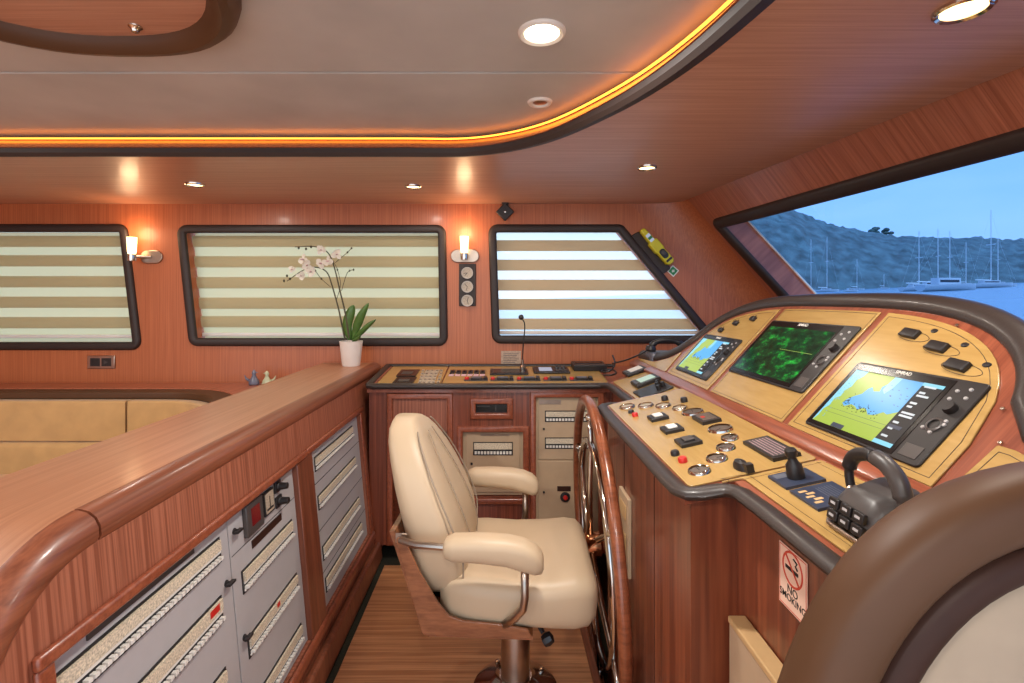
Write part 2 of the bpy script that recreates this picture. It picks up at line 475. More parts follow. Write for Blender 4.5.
# sloped wall with the windshield
def SP(px, py): return FS.pix(px, py)
TL = (.140, -.190)
ws = rounded([TL, (.295, -1.16), (4.05, -1.16), (4.05, -.172)], [.05, .05, .05, .05])
whole = inset(ws, .04)
wr = plate_mb([(-.12, .04), (-.12, -1.36), (4.6, -1.36), (4.6, .04)], [whole], -.15, 0)
wr.build('wall_right', 'wallr', mat=FS.mat())['kind'] = 'structure'
w4 = bpy.data.objects.new('window_4', None); COL.objects.link(w4); w4.matrix_world = FS.mat(); w4['kind'] = 'structure'
ring_mb(ws, .07, -.004, .022, soft=.014).build('window_frame', 'dark', w4)
inner = inset(ws, .048)
ring_mb(inner, .007, -.146, -.136, soft=.002).build('window_gasket', 'white', w4)
plate_mb(inner, [], -.145, -.142).build('window_pane', 'tint', w4)

# ceiling: timber soffit around a recess lined with leather
ZC, ZR = 2.035, 2.125
FC = Frame((0, 0, ZC), (1, 0, 0), (0, -1, 0))
edge = catmull([(-4.2, 2.13, 0), (-2.5, 2.13, 0), (-1.0, 2.13, 0), (-.45, 2.13, 0), (-.11, 2.12, 0), (.155, 1.960, 0), (.348, 1.668, 0), (.468, 1.375, 0), (.535, 1.045, 0), (.573, .6, 0), (.583, 0, 0), (.583, -1.2, 0)], 8)
edge = [(p.x*.976, p.y*.976) for p in edge]
rim = edge+[(-4.2, edge[-1][1]), (-4.2, edge[0][1])]
hole = [(x, -y) for x, y in rim]
sof = plate_mb([(-4.3, -3.25), (1.127, -3.25), (1.134, -3.15), (1.38, -1.32), (1.75, 1.4), (-4.3, 1.4)], [hole], -.03, 0)
sof.build('ceiling', 'soffit', mat=FC.mat())['kind'] = 'structure'
# dark trim round the recess, lit fascia above it and the amber strip in the cove
def along(pts, sec, m):
    fr = []
    for i, p in enumerate(pts):
        a = Vector(pts[max(i-1, 0)]); b = Vector(pts[min(i+1, len(pts)-1)]); t = (b-a).normalized()
        fr.append(((p[0], p[1], 0), (t.y, -t.x, 0), (0, 0, 1)))   # A points into the recess
    mb = MB(); mb.sweep(sec, fr, m); return mb
along(edge, [(-.030, ZC-.012), (.006, ZC-.020), (.016, ZC-.006), (.016, ZC+.014), (-.004, ZC+.016), (-.034, ZC+.004)], 0).build('trim_1', 'dark')['kind'] = 'structure'
along(edge, [(.010, ZC+.012), (.022, ZC+.014), (-.022, ZC+.058), (-.036, ZC+.056)], 0).build('trim_2', 'strip')['kind'] = 'structure'
led = along(edge, [(-.018, ZC+.0595), (-.010, ZC+.060), (-.010, ZC+.063), (-.018, ZC+.063)], 0).build('cove_light', 'led')
tag(led, 'amber strip light glowing in the cove round the recessed ceiling', 'strip light')
head = MB()
out = [(x+(.08 if i > 30 else .0), y) for i, (x, y) in enumerate(edge)]
def lining(poly, name):
    o = plate_mb([(x, -y) for x, y in poly], [], -.02, 0).build(name, 'lin', mat=Frame((0, 0, ZR), (1, 0, 0), (0, -1, 0)).mat(), bevel=.004)
    o['kind'] = 'structure'
lining([(-4.25, 1.556), (1.1, 1.556), (1.1, 2.7), (-4.25, 2.7)], 'ceiling_lining_panel')
lining([(-4.25, -1.25), (1.1, -1.25), (1.1, 1.546), (-4.25, 1.546)], 'ceiling_lining_panel')
bk = MB(); bk.box((-4.3, -1.4, ZR+.03), (1.9, 3.3, ZR+.06)); bk.build('ceiling_deck', 'dark')['kind'] = 'structure'

# floor
fl = MB(); fl.box((-.62, -1.4, -.03), (.36, 2.68, 0)); fl.build('floor', 'floor', bevel=.004)['kind'] = 'structure'
fl = MB(); fl.box((-4.3, -1.4, -.03), (-1.13, 3.2, 0)); fl.build('floor_saloon', 'floor')['kind'] = 'structure'
fl = MB(); fl.box((-1.13, -1.4, -.36), (1.95, 3.2, -.32)); fl.box((-.72, -1.4, -.32), (-.62, 3.2, -.012)); fl.box((-.62, 2.68, -.32), (.36, 3.2, -.012)); fl.box((-.62, -1.4, -.32), (.355, 2.67, -.031))
fl.build('floor_carpet', 'carpet')['kind'] = 'structure'
fl = MB(); fl.box((.345, -1.4, -.05), (.375, 2.69, .014)); fl.build('trim_3', 'mould', bevel=.006)['kind'] = 'structure'
fl = MB(); fl.box((-4.4, -1.4, -.05), (-4.3, 3.3, 2.35)); fl.build('wall_left', 'wall')['kind'] = 'structure'
# covering board from the console to the foot of the windshield
fl = MB(); fl.prism([(1.17, -1.3), (1.17, 3.18), (2.0, 3.18), (2.60, -1.3)], .98, 1.02); fl.prism([(1.99, 3.18), (2.04, 3.18), (2.64, -1.3), (2.59, -1.3)], -.36, .98); fl.build('trim_4', 'mould', bevel=.01)['kind'] = 'structure'

# ---- lamps in the ceiling
def downlight(x, y, z, r, label, big=False, power=6.0, group=None):
    t = thing('ceiling_downlight', label, 'ceiling light', Frame((x, y, z), (1, 0, 0), (0, -1, 0)).mat(), group)
    b = MB(); b.lathe([(r*.74, .0), (r*.76, .006), (r*.9, .010), (r, .006), (r*1.02, 0)], seg=32)
    b.build('bezel', 'white' if big else 'chrome', t)
    c = MB(); c.lathe([(.0005, .001), (r*.74, .001), (r*.74, .0035), (.0005, .0045)], seg=28); c.build('lens', 'lamp' if big else 'lampw', t)
    L = bpy.data.lights.new('downlight_bulb', 'AREA'); L.shape = 'DISK'; L.size = r*1.4; L.energy = power; L.color = (1, .90, .78) if not big else (1, .95, .88)
    lo = bpy.data.objects.new('downlight_bulb', L); COL.objects.link(lo); lo.parent = t; lo.matrix_local = Tr((0, 0, .016)) @ RX(PI)
    return t
g = 'small chrome downlights in the timber soffit'
downlight(-1.617, 2.651, ZC, .048, 'small chrome downlight in the soffit above the sofa window pillar', group=g, power=2.2)
downlight(-.468, 2.697, ZC, .045, 'small chrome downlight in the soffit above the orchid window', group=g, power=2.2)
downlight(.679, 2.311, ZC, .045, 'small chrome downlight in the soffit above the yellow beacon', group=g, power=2.2)
downlight(.976, 1.053, ZC, .052, 'chrome downlight in the soffit above the chartplotters', group=g, power=3.5)
downlight(.110, 1.315, ZR, .062, 'large white downlight glowing in the leather ceiling recess', True, 11)
for x, y in ((-1.0, -.5), (.1, -.6), (-2.6, .6), (-2.6, 1.3)):  # added fill lamps, all out of view, to brighten the cabin
    downlight(x, y, ZR, .062, 'large white fill downlight added out of view in the leather ceiling', True, 11, 'added fill downlights out of view in the recess')
t = thing('ceiling_speaker', 'small round white disc fitting beside the large downlight', 'ceiling speaker', Frame((.142, 1.779, ZR), (1, 0, 0), (0, -1, 0)).mat())
b = MB(); b.lathe([(.026, .002), (.030, .008), (.040, .008), (.045, 0)], seg=28); b.build('bezel', 'white', t)
b = MB(); b.lathe([(.0005, .006), (.018, .005), (.026, .002), (.026, 0), (.0005, 0)], seg=24); b.build('cone', 'steel', t)

# ---- oval hatch
t = thing('ceiling_hatch', 'oval timber ceiling hatch with a padded dark brown rim', 'hatch', Frame((-1.0, .89, ZR), (1, 0, 0), (0, -1, 0)).mat())
def supere(a, b, n, N=56): return [(a*abs(math.cos(q))**(2/n)*(1 if math.cos(q) >= 0 else -1), b*abs(math.sin(q))**(2/n)*(1 if math.sin(q) >= 0 else -1)) for q in (2*PI*(k+.5)/N for k in range(N))]
oo = supere(.43, .49, 2.5)
loops = []
for d, h in [(-.01, 0), (-.004, .022), (.012, .040), (.03, .044), (.048, .034), (.058, .016), (.062, .004), (.066, -.002)]:
    loops.append([(x*(1-d/.43), y*(1-d/.49), h) for x, y in oo])
b = MB(); b.loft(loops, caps=False); b.build('padded_rim', 'rim', t)
b = MB(); b.prism([(x*(1-.055/.43), y*(1-.055/.49)) for x, y in oo], -.012, .008); b.build('hatch_panel', 'soffit', t)
b = MB(); b.lathe([(.0005, .024), (.008, .022), (.011, .014), (.016, .010), (.017, .006)], T=Tr((.07, -.385, 0)), seg=16); b.build('catch', 'chrome', t)

# ================================================================== ON THE FAR WALL
def wall_xy(px, py): return FW.pix(px, py)
# sconces
def sconce(px, py, label, arm):
    """px,py: centre of the lamp; arm: sideways offset of the back plate in metres"""
    u, v = wall_xy(px, py)
    t = thing('wall_sconce', label, 'wall lamp', FW.mat(u, v, 0), 'brass and glass sconces on the window wall')
    b = MB(); pl = rounded(rect(arm-.09 if arm == 0 else arm-.07, -.042, arm+.09 if arm == 0 else arm+.07, .042), .041, 8)
    b.prism(pl, 0, .012); b.build('back_plate', 'steel', t, bevel=.004)
    b = MB(); b.tube([(arm, 0, .01), (arm*.5, 0, .03), (0, -.002, .06)], .010); b.build('arm', 'steel', t)
    b = MB(); b.lathe([(.0005, -.03), (.022, -.03), (.024, -.02), (.024, .012), (.0005, .012)], T=Tr((0, 0, .062)) @ RX(-PI/2), seg=20); b.build('socket', 'chrome', t)
    b = MB(); b.lathe([(.020, .012), (.024, .03), (.028, .118), (.026, .118), (.0005, .116)], T=Tr((0, 0, .062)) @ RX(-PI/2), seg=20); b.build('lamp_shade', 'shade', t)
    L = bpy.data.lights.new('sconce_bulb', 'POINT'); L.energy = 1.3; L.color = (1, .62, .34); L.shadow_soft_size = .05
    lo = bpy.data.objects.new('sconce_bulb', L); COL.objects.link(lo); lo.parent = t; lo.matrix_local = Tr((0, .15, .085))
    return t
sconce(465, 256, 'lit glass sconce on an oval plate above the three dials', 0)
sconce(139, 257, 'lit glass sconce on a side arm between the two wide windows', .085)
# three dials on a dark board
u, v = wall_xy(467.5, 285)
t = thing('dial_board', 'narrow dark board with three small round dials under the sconce', 'barometer', FW.mat(u, v, 0))
b = MB(); b.box((-.054, -.135, 0), (.054, .135, .014)); b.build('backing_board', 'dark', t, bevel=.004)
for k in (-1, 0, 1):
    b = MB(); b.lathe([(.036, .0), (.038, .012), (.036, .018), (.032, .018), (.031, .012)], T=Tr((0, -.012+k*.088, .012)), seg=28); ch = b.build('bezel', 'steel', t)
    c = MB(); c.lathe([(.0005, .004), (.032, .004), (.032, .0), (.0005, .0)], T=Tr((0, -.012+k*.088, .018)), seg=24)
    for a in (.7+k, 2.9-k*.5): c.box((-.0015, -.002, .004), (.0015, .024, .0055), 1, Tr((0, -.012+k*.088, .018)) @ RZ(a))
    c.build('dial', ['dialw', 'ink'], t)
# small black diamond sensor under the soffit
u, v = wall_xy(505, 213)
t = thing('antenna_receiver', 'small black diamond shaped box hanging on a bracket under the soffit', 'receiver', FW.mat(u, v, 0))
b = MB(); b.box((-.042, -.042, .03), (.042, .042, .05), T=RZ(PI/4)); b.build('diamond_case', 'black', t, bevel=.006)
b = MB(); b.lathe([(.0005, .0), (.007, .0), (.006, .003), (.0005, .004)], T=Tr((0, 0, .05)), seg=12); b.build('lens', 'chrome', t)
b = MB(); b.box((-.022, .048, 0), (.022, .064, .05)); b.box((-.008, .02, .012), (.008, .06, .032)); b.build('bracket', 'black', t, bevel=.002)
# emergency beacon and its bracket
u, v = wall_xy(655, 248)
ang = math.atan2(-1.08, .95)
b = MB(); b.prism(rounded([(-.165, -.085), (.155, -.085), (.165, -.012), (-.15, -.012)], .015), 0, .018)
tag(b.build('beacon_bracket', 'dark', mat=FW.mat(u, v, 0, ang), bevel=.004), 'dark mounting board between the slanted window and the yellow beacon', 'bracket')
t = thing('rescue_beacon', 'yellow handheld rescue beacon mounted beside the slanted window', 'rescue beacon', FW.mat(u, v, .018, ang))
body = rounded([(x_, y_*.74) for x_, y_ in [(-.15, -.016), (-.135, -.024), (-.055, -.028), (-.045, -.044), (.02, -.046), (.035, -.036), (.12, -.038), (.135, -.02), (.135, .02), (.12, .038), (.035, .036), (.02, .044), (-.045, .044), (-.055, .028), (-.135, .024), (-.15, .016)]], .008, 3)
b = MB(); b.prism(body, 0, .045); b.build('case', 'yellow', t, bevel=.008, seg=3)
b = MB(); b.prism(rounded(rect(.022, -.020, .088, .020), .018), .044, .050); b.build('face_plate', 'black', t, bevel=.003)
b = MB(); b.lathe([(.0005, .006), (.014, .004), (.017, 0)], T=Tr((.05, .003, .05)), seg=16); b.build('knob', 'dgrey', t)
b = MB(); b.box((.098, -.022, .044), (.112, .022, .048)); b.build('strap', 'black', t)
b = MB(); b.box((-.105, -.014, .044), (-.05, .014, .047)); b.box((-.085, -.014, .047), (-.068, .014, .0475), 1); b.build('label_plate', ['lcd', 'green'], t)
# green safety sign
u, v = wall_xy(673, 271)
b = MB(); b.box((-.027, -.027, 0), (.027, .027, .003), 0); b.box((-.021, -.021, .003), (.021, .021, .004), 1); b.box((-.004, -.010, .004), (.004, .010, .0045), 0); b.box((-.010, -.003, .004), (.010, .003, .0045), 0)
tag(b.build('safety_sign', ['white', 'green'], mat=FW.mat(u, v, 0, ang+.12)), 'small square green sign with white border stuck near the beacon', 'sign')
# double socket
u, v = wall_xy(102, 362)
t = thing('wall_socket', 'brown double socket plate on the wall above the sofa', 'socket', FW.mat(u, v, 0))
b = MB(); b.box((-.088, -.042, 0), (.088, .042, .010)); b.build('cover_plate', 'steel', t, bevel=.004)
for k in (-1, 1):
    b = MB(); b.box((k*.036-.03, -.026, .008), (k*.036+.03, .026, .013)); b.prism([(k*.036-.014, -.014), (k*.036+.014*k, 0), (k*.036-.014, .014)], .013, .0145, 1); b.build('outlet', ['black', 'dgrey'], t, bevel=.002)
# notice plate above the desk
u, v = wall_xy(511, 358)
b = MB(); b.box((-.064, -.045, 0), (.064, .045, .004), 0)
for k in range(6): b.box((-.05, .026-k*.011, .004), (.05-.012*(k % 3), .029-k*.011, .0045), 1)
tag(b.build('notice_plate', ['paper', 'dgrey'], mat=FW.mat(u, v, 0)), 'small engraved grey plate on the wall behind the gooseneck microphone', 'notice')

# soft cove between the far wall and the sloped wall
b = MB(); loops = []
for z_ in (2.05, 1.9, 1.7, 1.5, 1.3, 1.1):
    xc = (3.293-.1354*YW-.85*z_)/.991; C = Vector((xc, YW-.001, z_)); A = C+Vector((-.30, 0, 0)); B = C+Vector((.1354, -.991, 0))*.13
    back = C+Vector((.0, .02, 0)); lp = []
    for k in range(9):
        q_ = k/8; lp.append(A*(1-q_)**2+C*(2*q_*(1-q_))+B*q_*q_)
    loops.append(lp+[back+Vector((.05, 0, 0)), back+Vector((-.3, 0, 0))])
b.loft(loops); b.build('trim_5', 'wallc', smooth=60)['kind'] = 'structure'
# ================================================================== THE DIVIDING COUNTER
XF = -.676
FF = Frame((XF, 0, 0), (0, 1, 0), (-.0926, 0, 1))      # inclined face of the counter, u runs along the room
t = thing('divider_counter', 'long waist-high timber counter with a rounded near end carrying the orchid', 'counter')
R0 = .30; YB = .95; YE = 3.19
def path(off=0.0):
    fr = []
    for y in (YE, 2.4, 1.6, YB): fr.append(((0, y, 1.02), (1, 0, 0), (0, 0, 1)))
    for k in range(1, 13):
        a = PI/2*k/12
        fr.append(((0, YB-R0*math.sin(a), 1.02-R0+R0*math.cos(a)), (1, 0, 0), (0, -math.sin(a), math.cos(a))))
    fr.append(((0, YB-R0, .0), (1, 0, 0), (0, -1, 0)))
    return fr
fr = path()
b = MB(); b.sweep([(-1.135, -.045), (-1.135, -.008), (-1.128, 0), (-.812, 0), (-.812, -.045)], fr); b.build('worktop', 'top', t)
def nosesec(dx=0): 
    return [(-.811+dx, -.062), (-.811+dx, .001), (-.800+dx, .002), (-.782+dx, -.003), (-.768+dx, -.014), (-.760+dx, -.030), (-.759+dx, -.048), (-.766+dx, -.060), (-.775+dx, -.062)]
b = MB(); b.sweep(nosesec(), [((0, y, 1.02), (1, 0, 0), (0, 0, 1)) for y in (YE, 2.4, 1.6, YB+.003)]); b.build('edge_moulding', 'mould', t)
b = MB(); loops = []
for o, A, B in fr[3:]:
    if o[1] == YB: o = (0, YB-.003, 1.02)
    dx = max(0, .0926*(1.02-o[2]-.02))
    loops.append([Vector(o)+Vector(A)*(p[0]+(dx if i > 1 else 0))+Vector(B)*p[1] for i, p in enumerate(nosesec())])
b.loft(loops); b.build('edge_moulding', 'mould', t)
# core
b = MB(); b.prism([(-1.12, 1.0), (-.86, 1.0), (-.86, YE), (-1.12, YE)], 0, .965); b.prism([(-1.12, .70), (-.86, .70), (-.86, 1.0), (-1.12, 1.0)], 0, .70); b.build('core', 'mould', t)
b = MB(); b.prism([(-1.125, 1.0), (-1.12, 1.0), (-1.12, YE), (-1.125, YE)], 0, .965); b.prism([(-1.125, .70), (-1.12, .70), (-1.12, 1.0), (-1.125, 1.0)], 0, .70); b.build('rear_board', 'wallr', t)
# face board with two openings, outline follows the rounded end
k = 1/math.cos(math.atan(.0926))
outl = [(.675, .0), (YE, .0), (YE, .965*k), (YB, .965*k)]
for i in range(1, 9):
    a = PI/2*i/9; outl.append((YB-(R0-.03)*math.sin(a), (1.02-R0-.035+R0*math.cos(a))*k))
outl.append((.675, .55))
o1 = rect(.83, .175, 1.835, .826); o2 = rect(1.975, .175, 2.66, .826)
b = plate_mb(outl, [o1, o2], -.028, 0); b.build('face_board', 'face', t, mat=FF.mat())
b = MB(); b.box((.80, .822, 0), (1.92, .848, .016)); b.box((1.925, .822, 0), (2.72, .848, .014)); b.build('top_bead', 'deskf', t, mat=FF.mat(), bevel=.006)
b = MB(); b.box((.80, .14, 0), (.834, .824, .012)); b.build('end_stile', 'deskf', t, mat=FF.mat(), bevel=.005)
b = MB(); b.box((1.832, .14, -.02), (1.975, .824, .010)); b.build('centre_post', 'postw', t, mat=FF.mat(), bevel=.004)
b = MB(); b.box((2.656, .14, 0), (2.70, .824, .012)); b.build('end_stile', 'deskf', t, mat=FF.mat(), bevel=.005)
b = MB(); b.box((.80, .135, 0), (2.70, .178, .020)); b.build('lower_rail', 'deskf', t, mat=FF.mat(), bevel=.010)
b = MB(); b.box((.68, 0, 0), (YE-.45, .10, .035)); b.build('plinth', 'mould', t, mat=FF.mat(), bevel=.012)

def slot(par, x0, x1, y0, y1, n, fr=None, depth=.0, redpos=None, gaps=()):
    """breaker window: recessed slot, buff label strips and a row of switch toggles"""
    s = MB(); s.box((x0-.006, y0-.006, 0), (x1+.006, y1+.006, .0025)); so = s.build('breaker_window', 'slot', par)
    h = y1-y0
    c = MB(); c.box((x0, y0+h*.52, .002), (x1, y1, .009), 0); c.box((x0, y0+h*.38, .002), (x1, y0+h*.5, .006), 1)
    c.box((x0, y0, .002), (x1, y0+h*.09, .006), 1)
    if redpos: c.box((x0+(x1-x0)*redpos[0], y0+h*.66, .009), (x0+(x1-x0)*redpos[1], y0+h*.95, .0095), 2)
    c.build('label_strip', ['label', 'white', 'red'], so)
    w = (x1-x0)/n
    g = MB()
    for i in range(n):
        if i in gaps: g.box((x0+w*(i+.06), y0+h*.12, .002), (x0+w*(i+.94), y0+h*.36, .007), 0); continue
        g.box((x0+w*(i+.18), y0+h*.10, .002), (x0+w*(i+.82), y0+h*.24, .014), 0)
    g.build('breaker_row', ['white'], so)
def lock(par, x, y, r=.009, turn=True):
    b = MB(); b.lathe([(.0005, .012), (r*.6, .012), (r*.7, .004), (r, .003), (r, 0)], T=Tr((x, y, 0)), seg=14)
    if turn: b.box((x-r*1.7, y-r*.35, .008), (x+r*1.7, y+r*.35, .02))
    b.build('key_lock', 'black', par)
def hline(mb, x0, x1, y, m=1): mb.box((x0, y-.0015, .0002), (x1, y+.0015, .0008), m)

HB = -.012      # panels sit back inside the openings
t = thing('breaker_cabinet', 'grey switchboard at the near end of the counter with three long breaker rows', 'breaker cabinet', FF.mat(.83, .175, HB), 'grey electrical cabinets set in the counter')
b = MB(); b.box((.004, .004, -.03), (.563, .640, 0)); b.build('door', 'grey', t, bevel=.002)
b = MB(); b.box((.09, .622, .0), (.41, .645, .004)); b.build('name_strip', 'dgrey', t)
slot(t, .01, .515, .548, .604, 34); slot(t, .08, .500, .395, .455, 26, redpos=(.86, .96), gaps=(6, 7)); slot(t, .08, .49, .215, .270, 26); slot(t, .08, .49, .05, .105, 26)
lock(t, .535, .475); lock(t, .535, .17)
t = thing('breaker_cabinet', 'grey switchboard with a red digital meter and two black knobs, beside the timber post', 'breaker cabinet', FF.mat(1.397, .175, HB), 'grey electrical cabinets set in the counter')
b = MB(); b.box((0, .004, -.03), (.434, .645, 0)); b.box((.005, .5265, .0), (.43, .529, .0006), 1); b.build('door', ['grey', 'slot'], t, bevel=.002)
b = MB(); b.box((.075, .545, 0), (.175, .64, .016)); o = b.build('meter', 'dgrey', t, bevel=.004); b = MB(); b.box((.10, .57, .016), (.15, .622, .0175)); b.build('display', 'redl', o)
b = MB(); b.box((.195, .556, 0), (.262, .63, .010), 0); b.box((.201, .562, .010), (.256, .624, .0112), 1); b.box((.226, .575, .0112), (.231, .612, .012), 0, Tr((0, 0, 0))); b.box((.205, .57, .0112), (.25, .576, .012), 0); b.build('analogue_gauge', ['black', 'dialw'], t)
for yy in (.615, .565):
    b = MB(); b.box((.283, yy-.018, 0), (.325, yy+.018, .007)); b.lathe([(.0005, .034), (.010, .034), (.013, .008), (.015, .006), (.015, 0)], T=Tr((.304, yy, .005)), seg=16); b.build('selector_knob', 'black', t, bevel=.001)
b = MB(); b.box((.115, .497, 0), (.315, .520, .003)); b.build('name_strip', 'rim2', t)
slot(t, .05, .385, .405, .460, 22); slot(t, .05, .385, .218, .268, 22, redpos=(.5, .56)); slot(t, .05, .385, .035, .088, 22)
lock(t, .028, .59); lock(t, .03, .285)
t = thing('breaker_cabinet', 'grey switchboard beyond the timber post with four breaker rows, nearest the desk', 'breaker cabinet', FF.mat(1.975, .175, HB), 'grey electrical cabinets set in the counter')
b = MB(); b.box((.0, .004, -.03), (.68, .645, 0)); hline(b, 0, .68, .50); hline(b, 0, .68, .31); hline(b, 0, .68, .14); b.build('door', ['grey', 'slot'], t, bevel=.002)
for y0 in (.553, .395, .188, .058): slot(t, .07, .58, y0, y0+.048, 28)

# ================================================================== ORCHID, FIGURINES, SOFA
t = thing('potted_orchid', 'white orchid in a small white pot on the end of the counter', 'plant', Tr((-.905, 3.04, 1.0205)))
b = MB(); b.lathe([(.0005, 0), (.050, 0), (.054, .01), (.068, .140), (.070, .150), (.064, .150), (.060, .135), (.0005, .132)], seg=28); b.build('pot', 'ceram', t)
YO = 3.04
def op(px, py, dy=0): return Vector(((px-CX)/FOC*YO+.905, dy, EYE-(py-CY)/FOC*YO-1.02))
b = MB()
for k in range(26):
    a = k*2.4; r = .045*math.sqrt(k/26); RB(b, (r*math.cos(a)-.009, r*math.sin(a)-.007, .128), (r*math.cos(a)+.009, r*math.sin(a)+.007, .143), .005, seg=1)
b.build('bark_chips', 'stem', t)
stems = [[(345, 339), (341, 322), (337.7, 308), (331.5, 287), (325.4, 272), (314, 267), (300.8, 270), (284, 281)],
         [(350, 338), (347, 315), (341.8, 291.5), (335.6, 265), (329.5, 252.6), (317, 247.4), (298.7, 248)]]
for i, st in enumerate(stems):
    P = catmull([op(x, y, -.02*i-.012*j*(1 if i else -1)*.5) for j, (x, y) in enumerate(st)], 5)
    b = MB(); b.tube(P, [.0048*(1-.75*j/len(P))+.001 for j in range(len(P))], seg=7)
    b.build('flower_stem', 'stem', t)
for st in ([(335.6, 263), (344, 256), (348, 252.6), (352, 248.5)], [(342, 291), (346.9, 275), (350, 271), (354, 270)], [(331, 287), (322, 279), (316, 271)], [(337, 300), (341, 285), (338, 270), (334, 262)]):
    b = MB(); b.tube(catmull([op(x, y, -.01) for x, y in st], 4), .0019, seg=6)
    for x, y in (st[-1], st[-2]):
        b.lathe([(.0005, -.007), (.005, -.003), (.006, .002), (.0005, .008)], T=Tr(op(x, y, -.01)), seg=8)
    b.build('flower_stem', 'stem', t)
b = MB()
for x, y in ((284, 281), (287, 276), (290, 279), (298.7, 248), (306, 249), (311, 247)): b.lathe([(.0005, -.009), (.006, -.004), (.007, .003), (.0005, .010)], T=Tr(op(x, y, 0)), seg=8)
b.build('buds', 'stem', t)
def flower(c, s, tilt, roll):
    b = MB()
    T = Tr(c) @ RZ(tilt) @ RX(PI/2) @ RZ(roll)
    for k, (a, L, W) in enumerate(((90, 1, .62), (200, .95, .75), (340, .95, .75), (245, .8, .5), (295, .8, .5))):
        a = math.radians(a); pts = []
        vs = []; fs = []
        N = 5
        for i in range(N+1):
            q = i/N; w = W*s*math.sin(PI*(q*.86+.06))*.62; l = L*s*q; h = .006+.25*s*q*q*(1 if k % 2 else -.5)
            for sgn, lift in ((-1, 0), (0, -.06*s), (1, 0)):
                vs.append((l*math.cos(a)-sgn*w*math.sin(a), l*math.sin(a)+sgn*w*math.cos(a), h+lift))
        for i in range(N):
            for j in range(2): fs.append((3*i+j, 3*i+j+1, 3*i+j+4, 3*i+j+3))
        b.add(vs, fs, 0, T)
    b.lathe([(.0005, .002), (.14*s, .006), (.10*s, .02), (.0005, .03)], 1, T, seg=8)
    b.build('flower', ['petal', 'pink'], t, smooth=180)
for i, (x, y, s) in enumerate(((306, 260, .038), (313, 272, .036), (324, 251, .034), (338, 255, .036), (324, 264, .036), (332, 262, .036), (303, 276, .030), (295, 270, .026), (310, 266, .034))):
    flower(op(x, y, -.03-.01*(i % 3)), s, (-.5, .3, .1, .5, -.2)[i % 5], i*1.3)
def leaf(pts, w):
    P = catmull([op(x, y, d) for x, y, d in pts], 5); vs = []; fs = []; n = len(P)
    for i, p in enumerate(P):
        q = i/(n-1); ww = w*math.sin(PI*min(1, q*.9+.08))**.7*(1 if q < .98 else .2)
        tng = (P[min(i+1, n-1)]-P[max(i-1, 0)]).normalized(); side = tng.cross(Vector((0, 1, .2))).normalized()
        up = Vector((0, -1, 0))
        vs += [p+side*ww-up*.006, p+side*ww*.5, p-up*-.004, p-side*ww*.5, p-side*ww-up*.006]
    for i in range(n-1):
        for j in range(4): fs.append((5*i+j, 5*i+j+1, 5*i+j+6, 5*i+j+5))
    b = MB(); b.add(vs, fs); o = b.build('leaf', 'leaf', t, smooth=180)
    m = o.modifiers.new('thick', 'SOLIDIFY'); m.thickness = .003
leaf([(350, 340, -.01), (348, 325, -.02), (352, 312, -.03), (355, 305, -.03)], .030)
leaf([(353, 340, -.01), (358, 326, -.03), (364, 314, -.05), (371, 303, -.06)], .026)
leaf([(354, 340, -.01), (362, 333, -.05), (371, 325, -.07), (379, 319, -.08)], .016)
leaf([(349, 340, -.01), (345, 330, .02), (344, 321, .02)], .017)
leaf([(353, 341, -.02), (360, 338, -.06), (364, 335, -.08)], .012)

# ledge behind the sofa, curved towards the counter
outer = [(-4.28, 2.99), (-2.12, 2.99), (-1.85, 2.98), (-1.62, 2.90), (-1.47, 2.74), (-1.40, 2.52), (-1.38, 2.2), (-1.38, 1.0)]
sp = [(-4.28+k*(2.153/6), 2.985) for k in range(7)]+[(-2.113, 2.985), (-1.98, 2.985)]
sp += [(-1.90+.52*math.sin(PI/2*k/14), 2.465+.52*math.cos(PI/2*k/14)) for k in range(15)]+[(-1.38, 2.2), (-1.38, 1.7), (-1.38, 1.0)]
b = MB(); b.prism(sp+[(-1.14, 1.0), (-1.14, YW-.01), (-4.28, YW-.01)], .06, .893); o = b.build('sofa_ledge', 'wallr', bevel=.004)
tag(o, 'curved timber ledge behind the sofa against the window wall', 'ledge')
t = thing('corner_sofa', 'tan suede corner sofa behind the counter with a dark rail along its back', 'sofa', Tr((-2.6, 2.5, 0)))
def spath(off, y_end=1.0):
    q = []
    for i, (x, y) in enumerate(sp):
        a = Vector(sp[max(i-1, 0)]); c = Vector(sp[min(i+1, len(sp)-1)]); d = (c-a).normalized()
        q.append((x+d.y*off+2.6, y-d.x*off-2.5, d))
    return q
def ssweep(name, mat, a0, a1, z0, z1, i0=0, i1=None, r=.03):
    Q = spath(0)[i0:i1]; b = MB(); loops = []
    sec = rounded(rect(a0, z0, a1, z1), r, 4)
    for x, y, d in Q: loops.append([(x+d.y*a, y-d.x*a, zz) for a, zz in sec])
    b.loft(loops); return b.build(name, mat, t)
ssweep('back_rail', 'rim', -.004, .105, .848, .889, r=.010)
ncut = 6
ssweep('back_cushion', 'suede', .03, .15, .615, .846, 0, ncut+1, .012)
ssweep('back_cushion', 'suede', .03, .15, .615, .846, ncut+1, None, .012)
ssweep('lower_cushion', 'suede', .005, .17, .41, .612, 0, None, .03)
ssweep('seat_cushion', 'suede', .02, .49, .28, .44, 0, None, .04)
ssweep('sofa_base', 'mould', .04, .46, 0.0, .28, 0, None, .01)
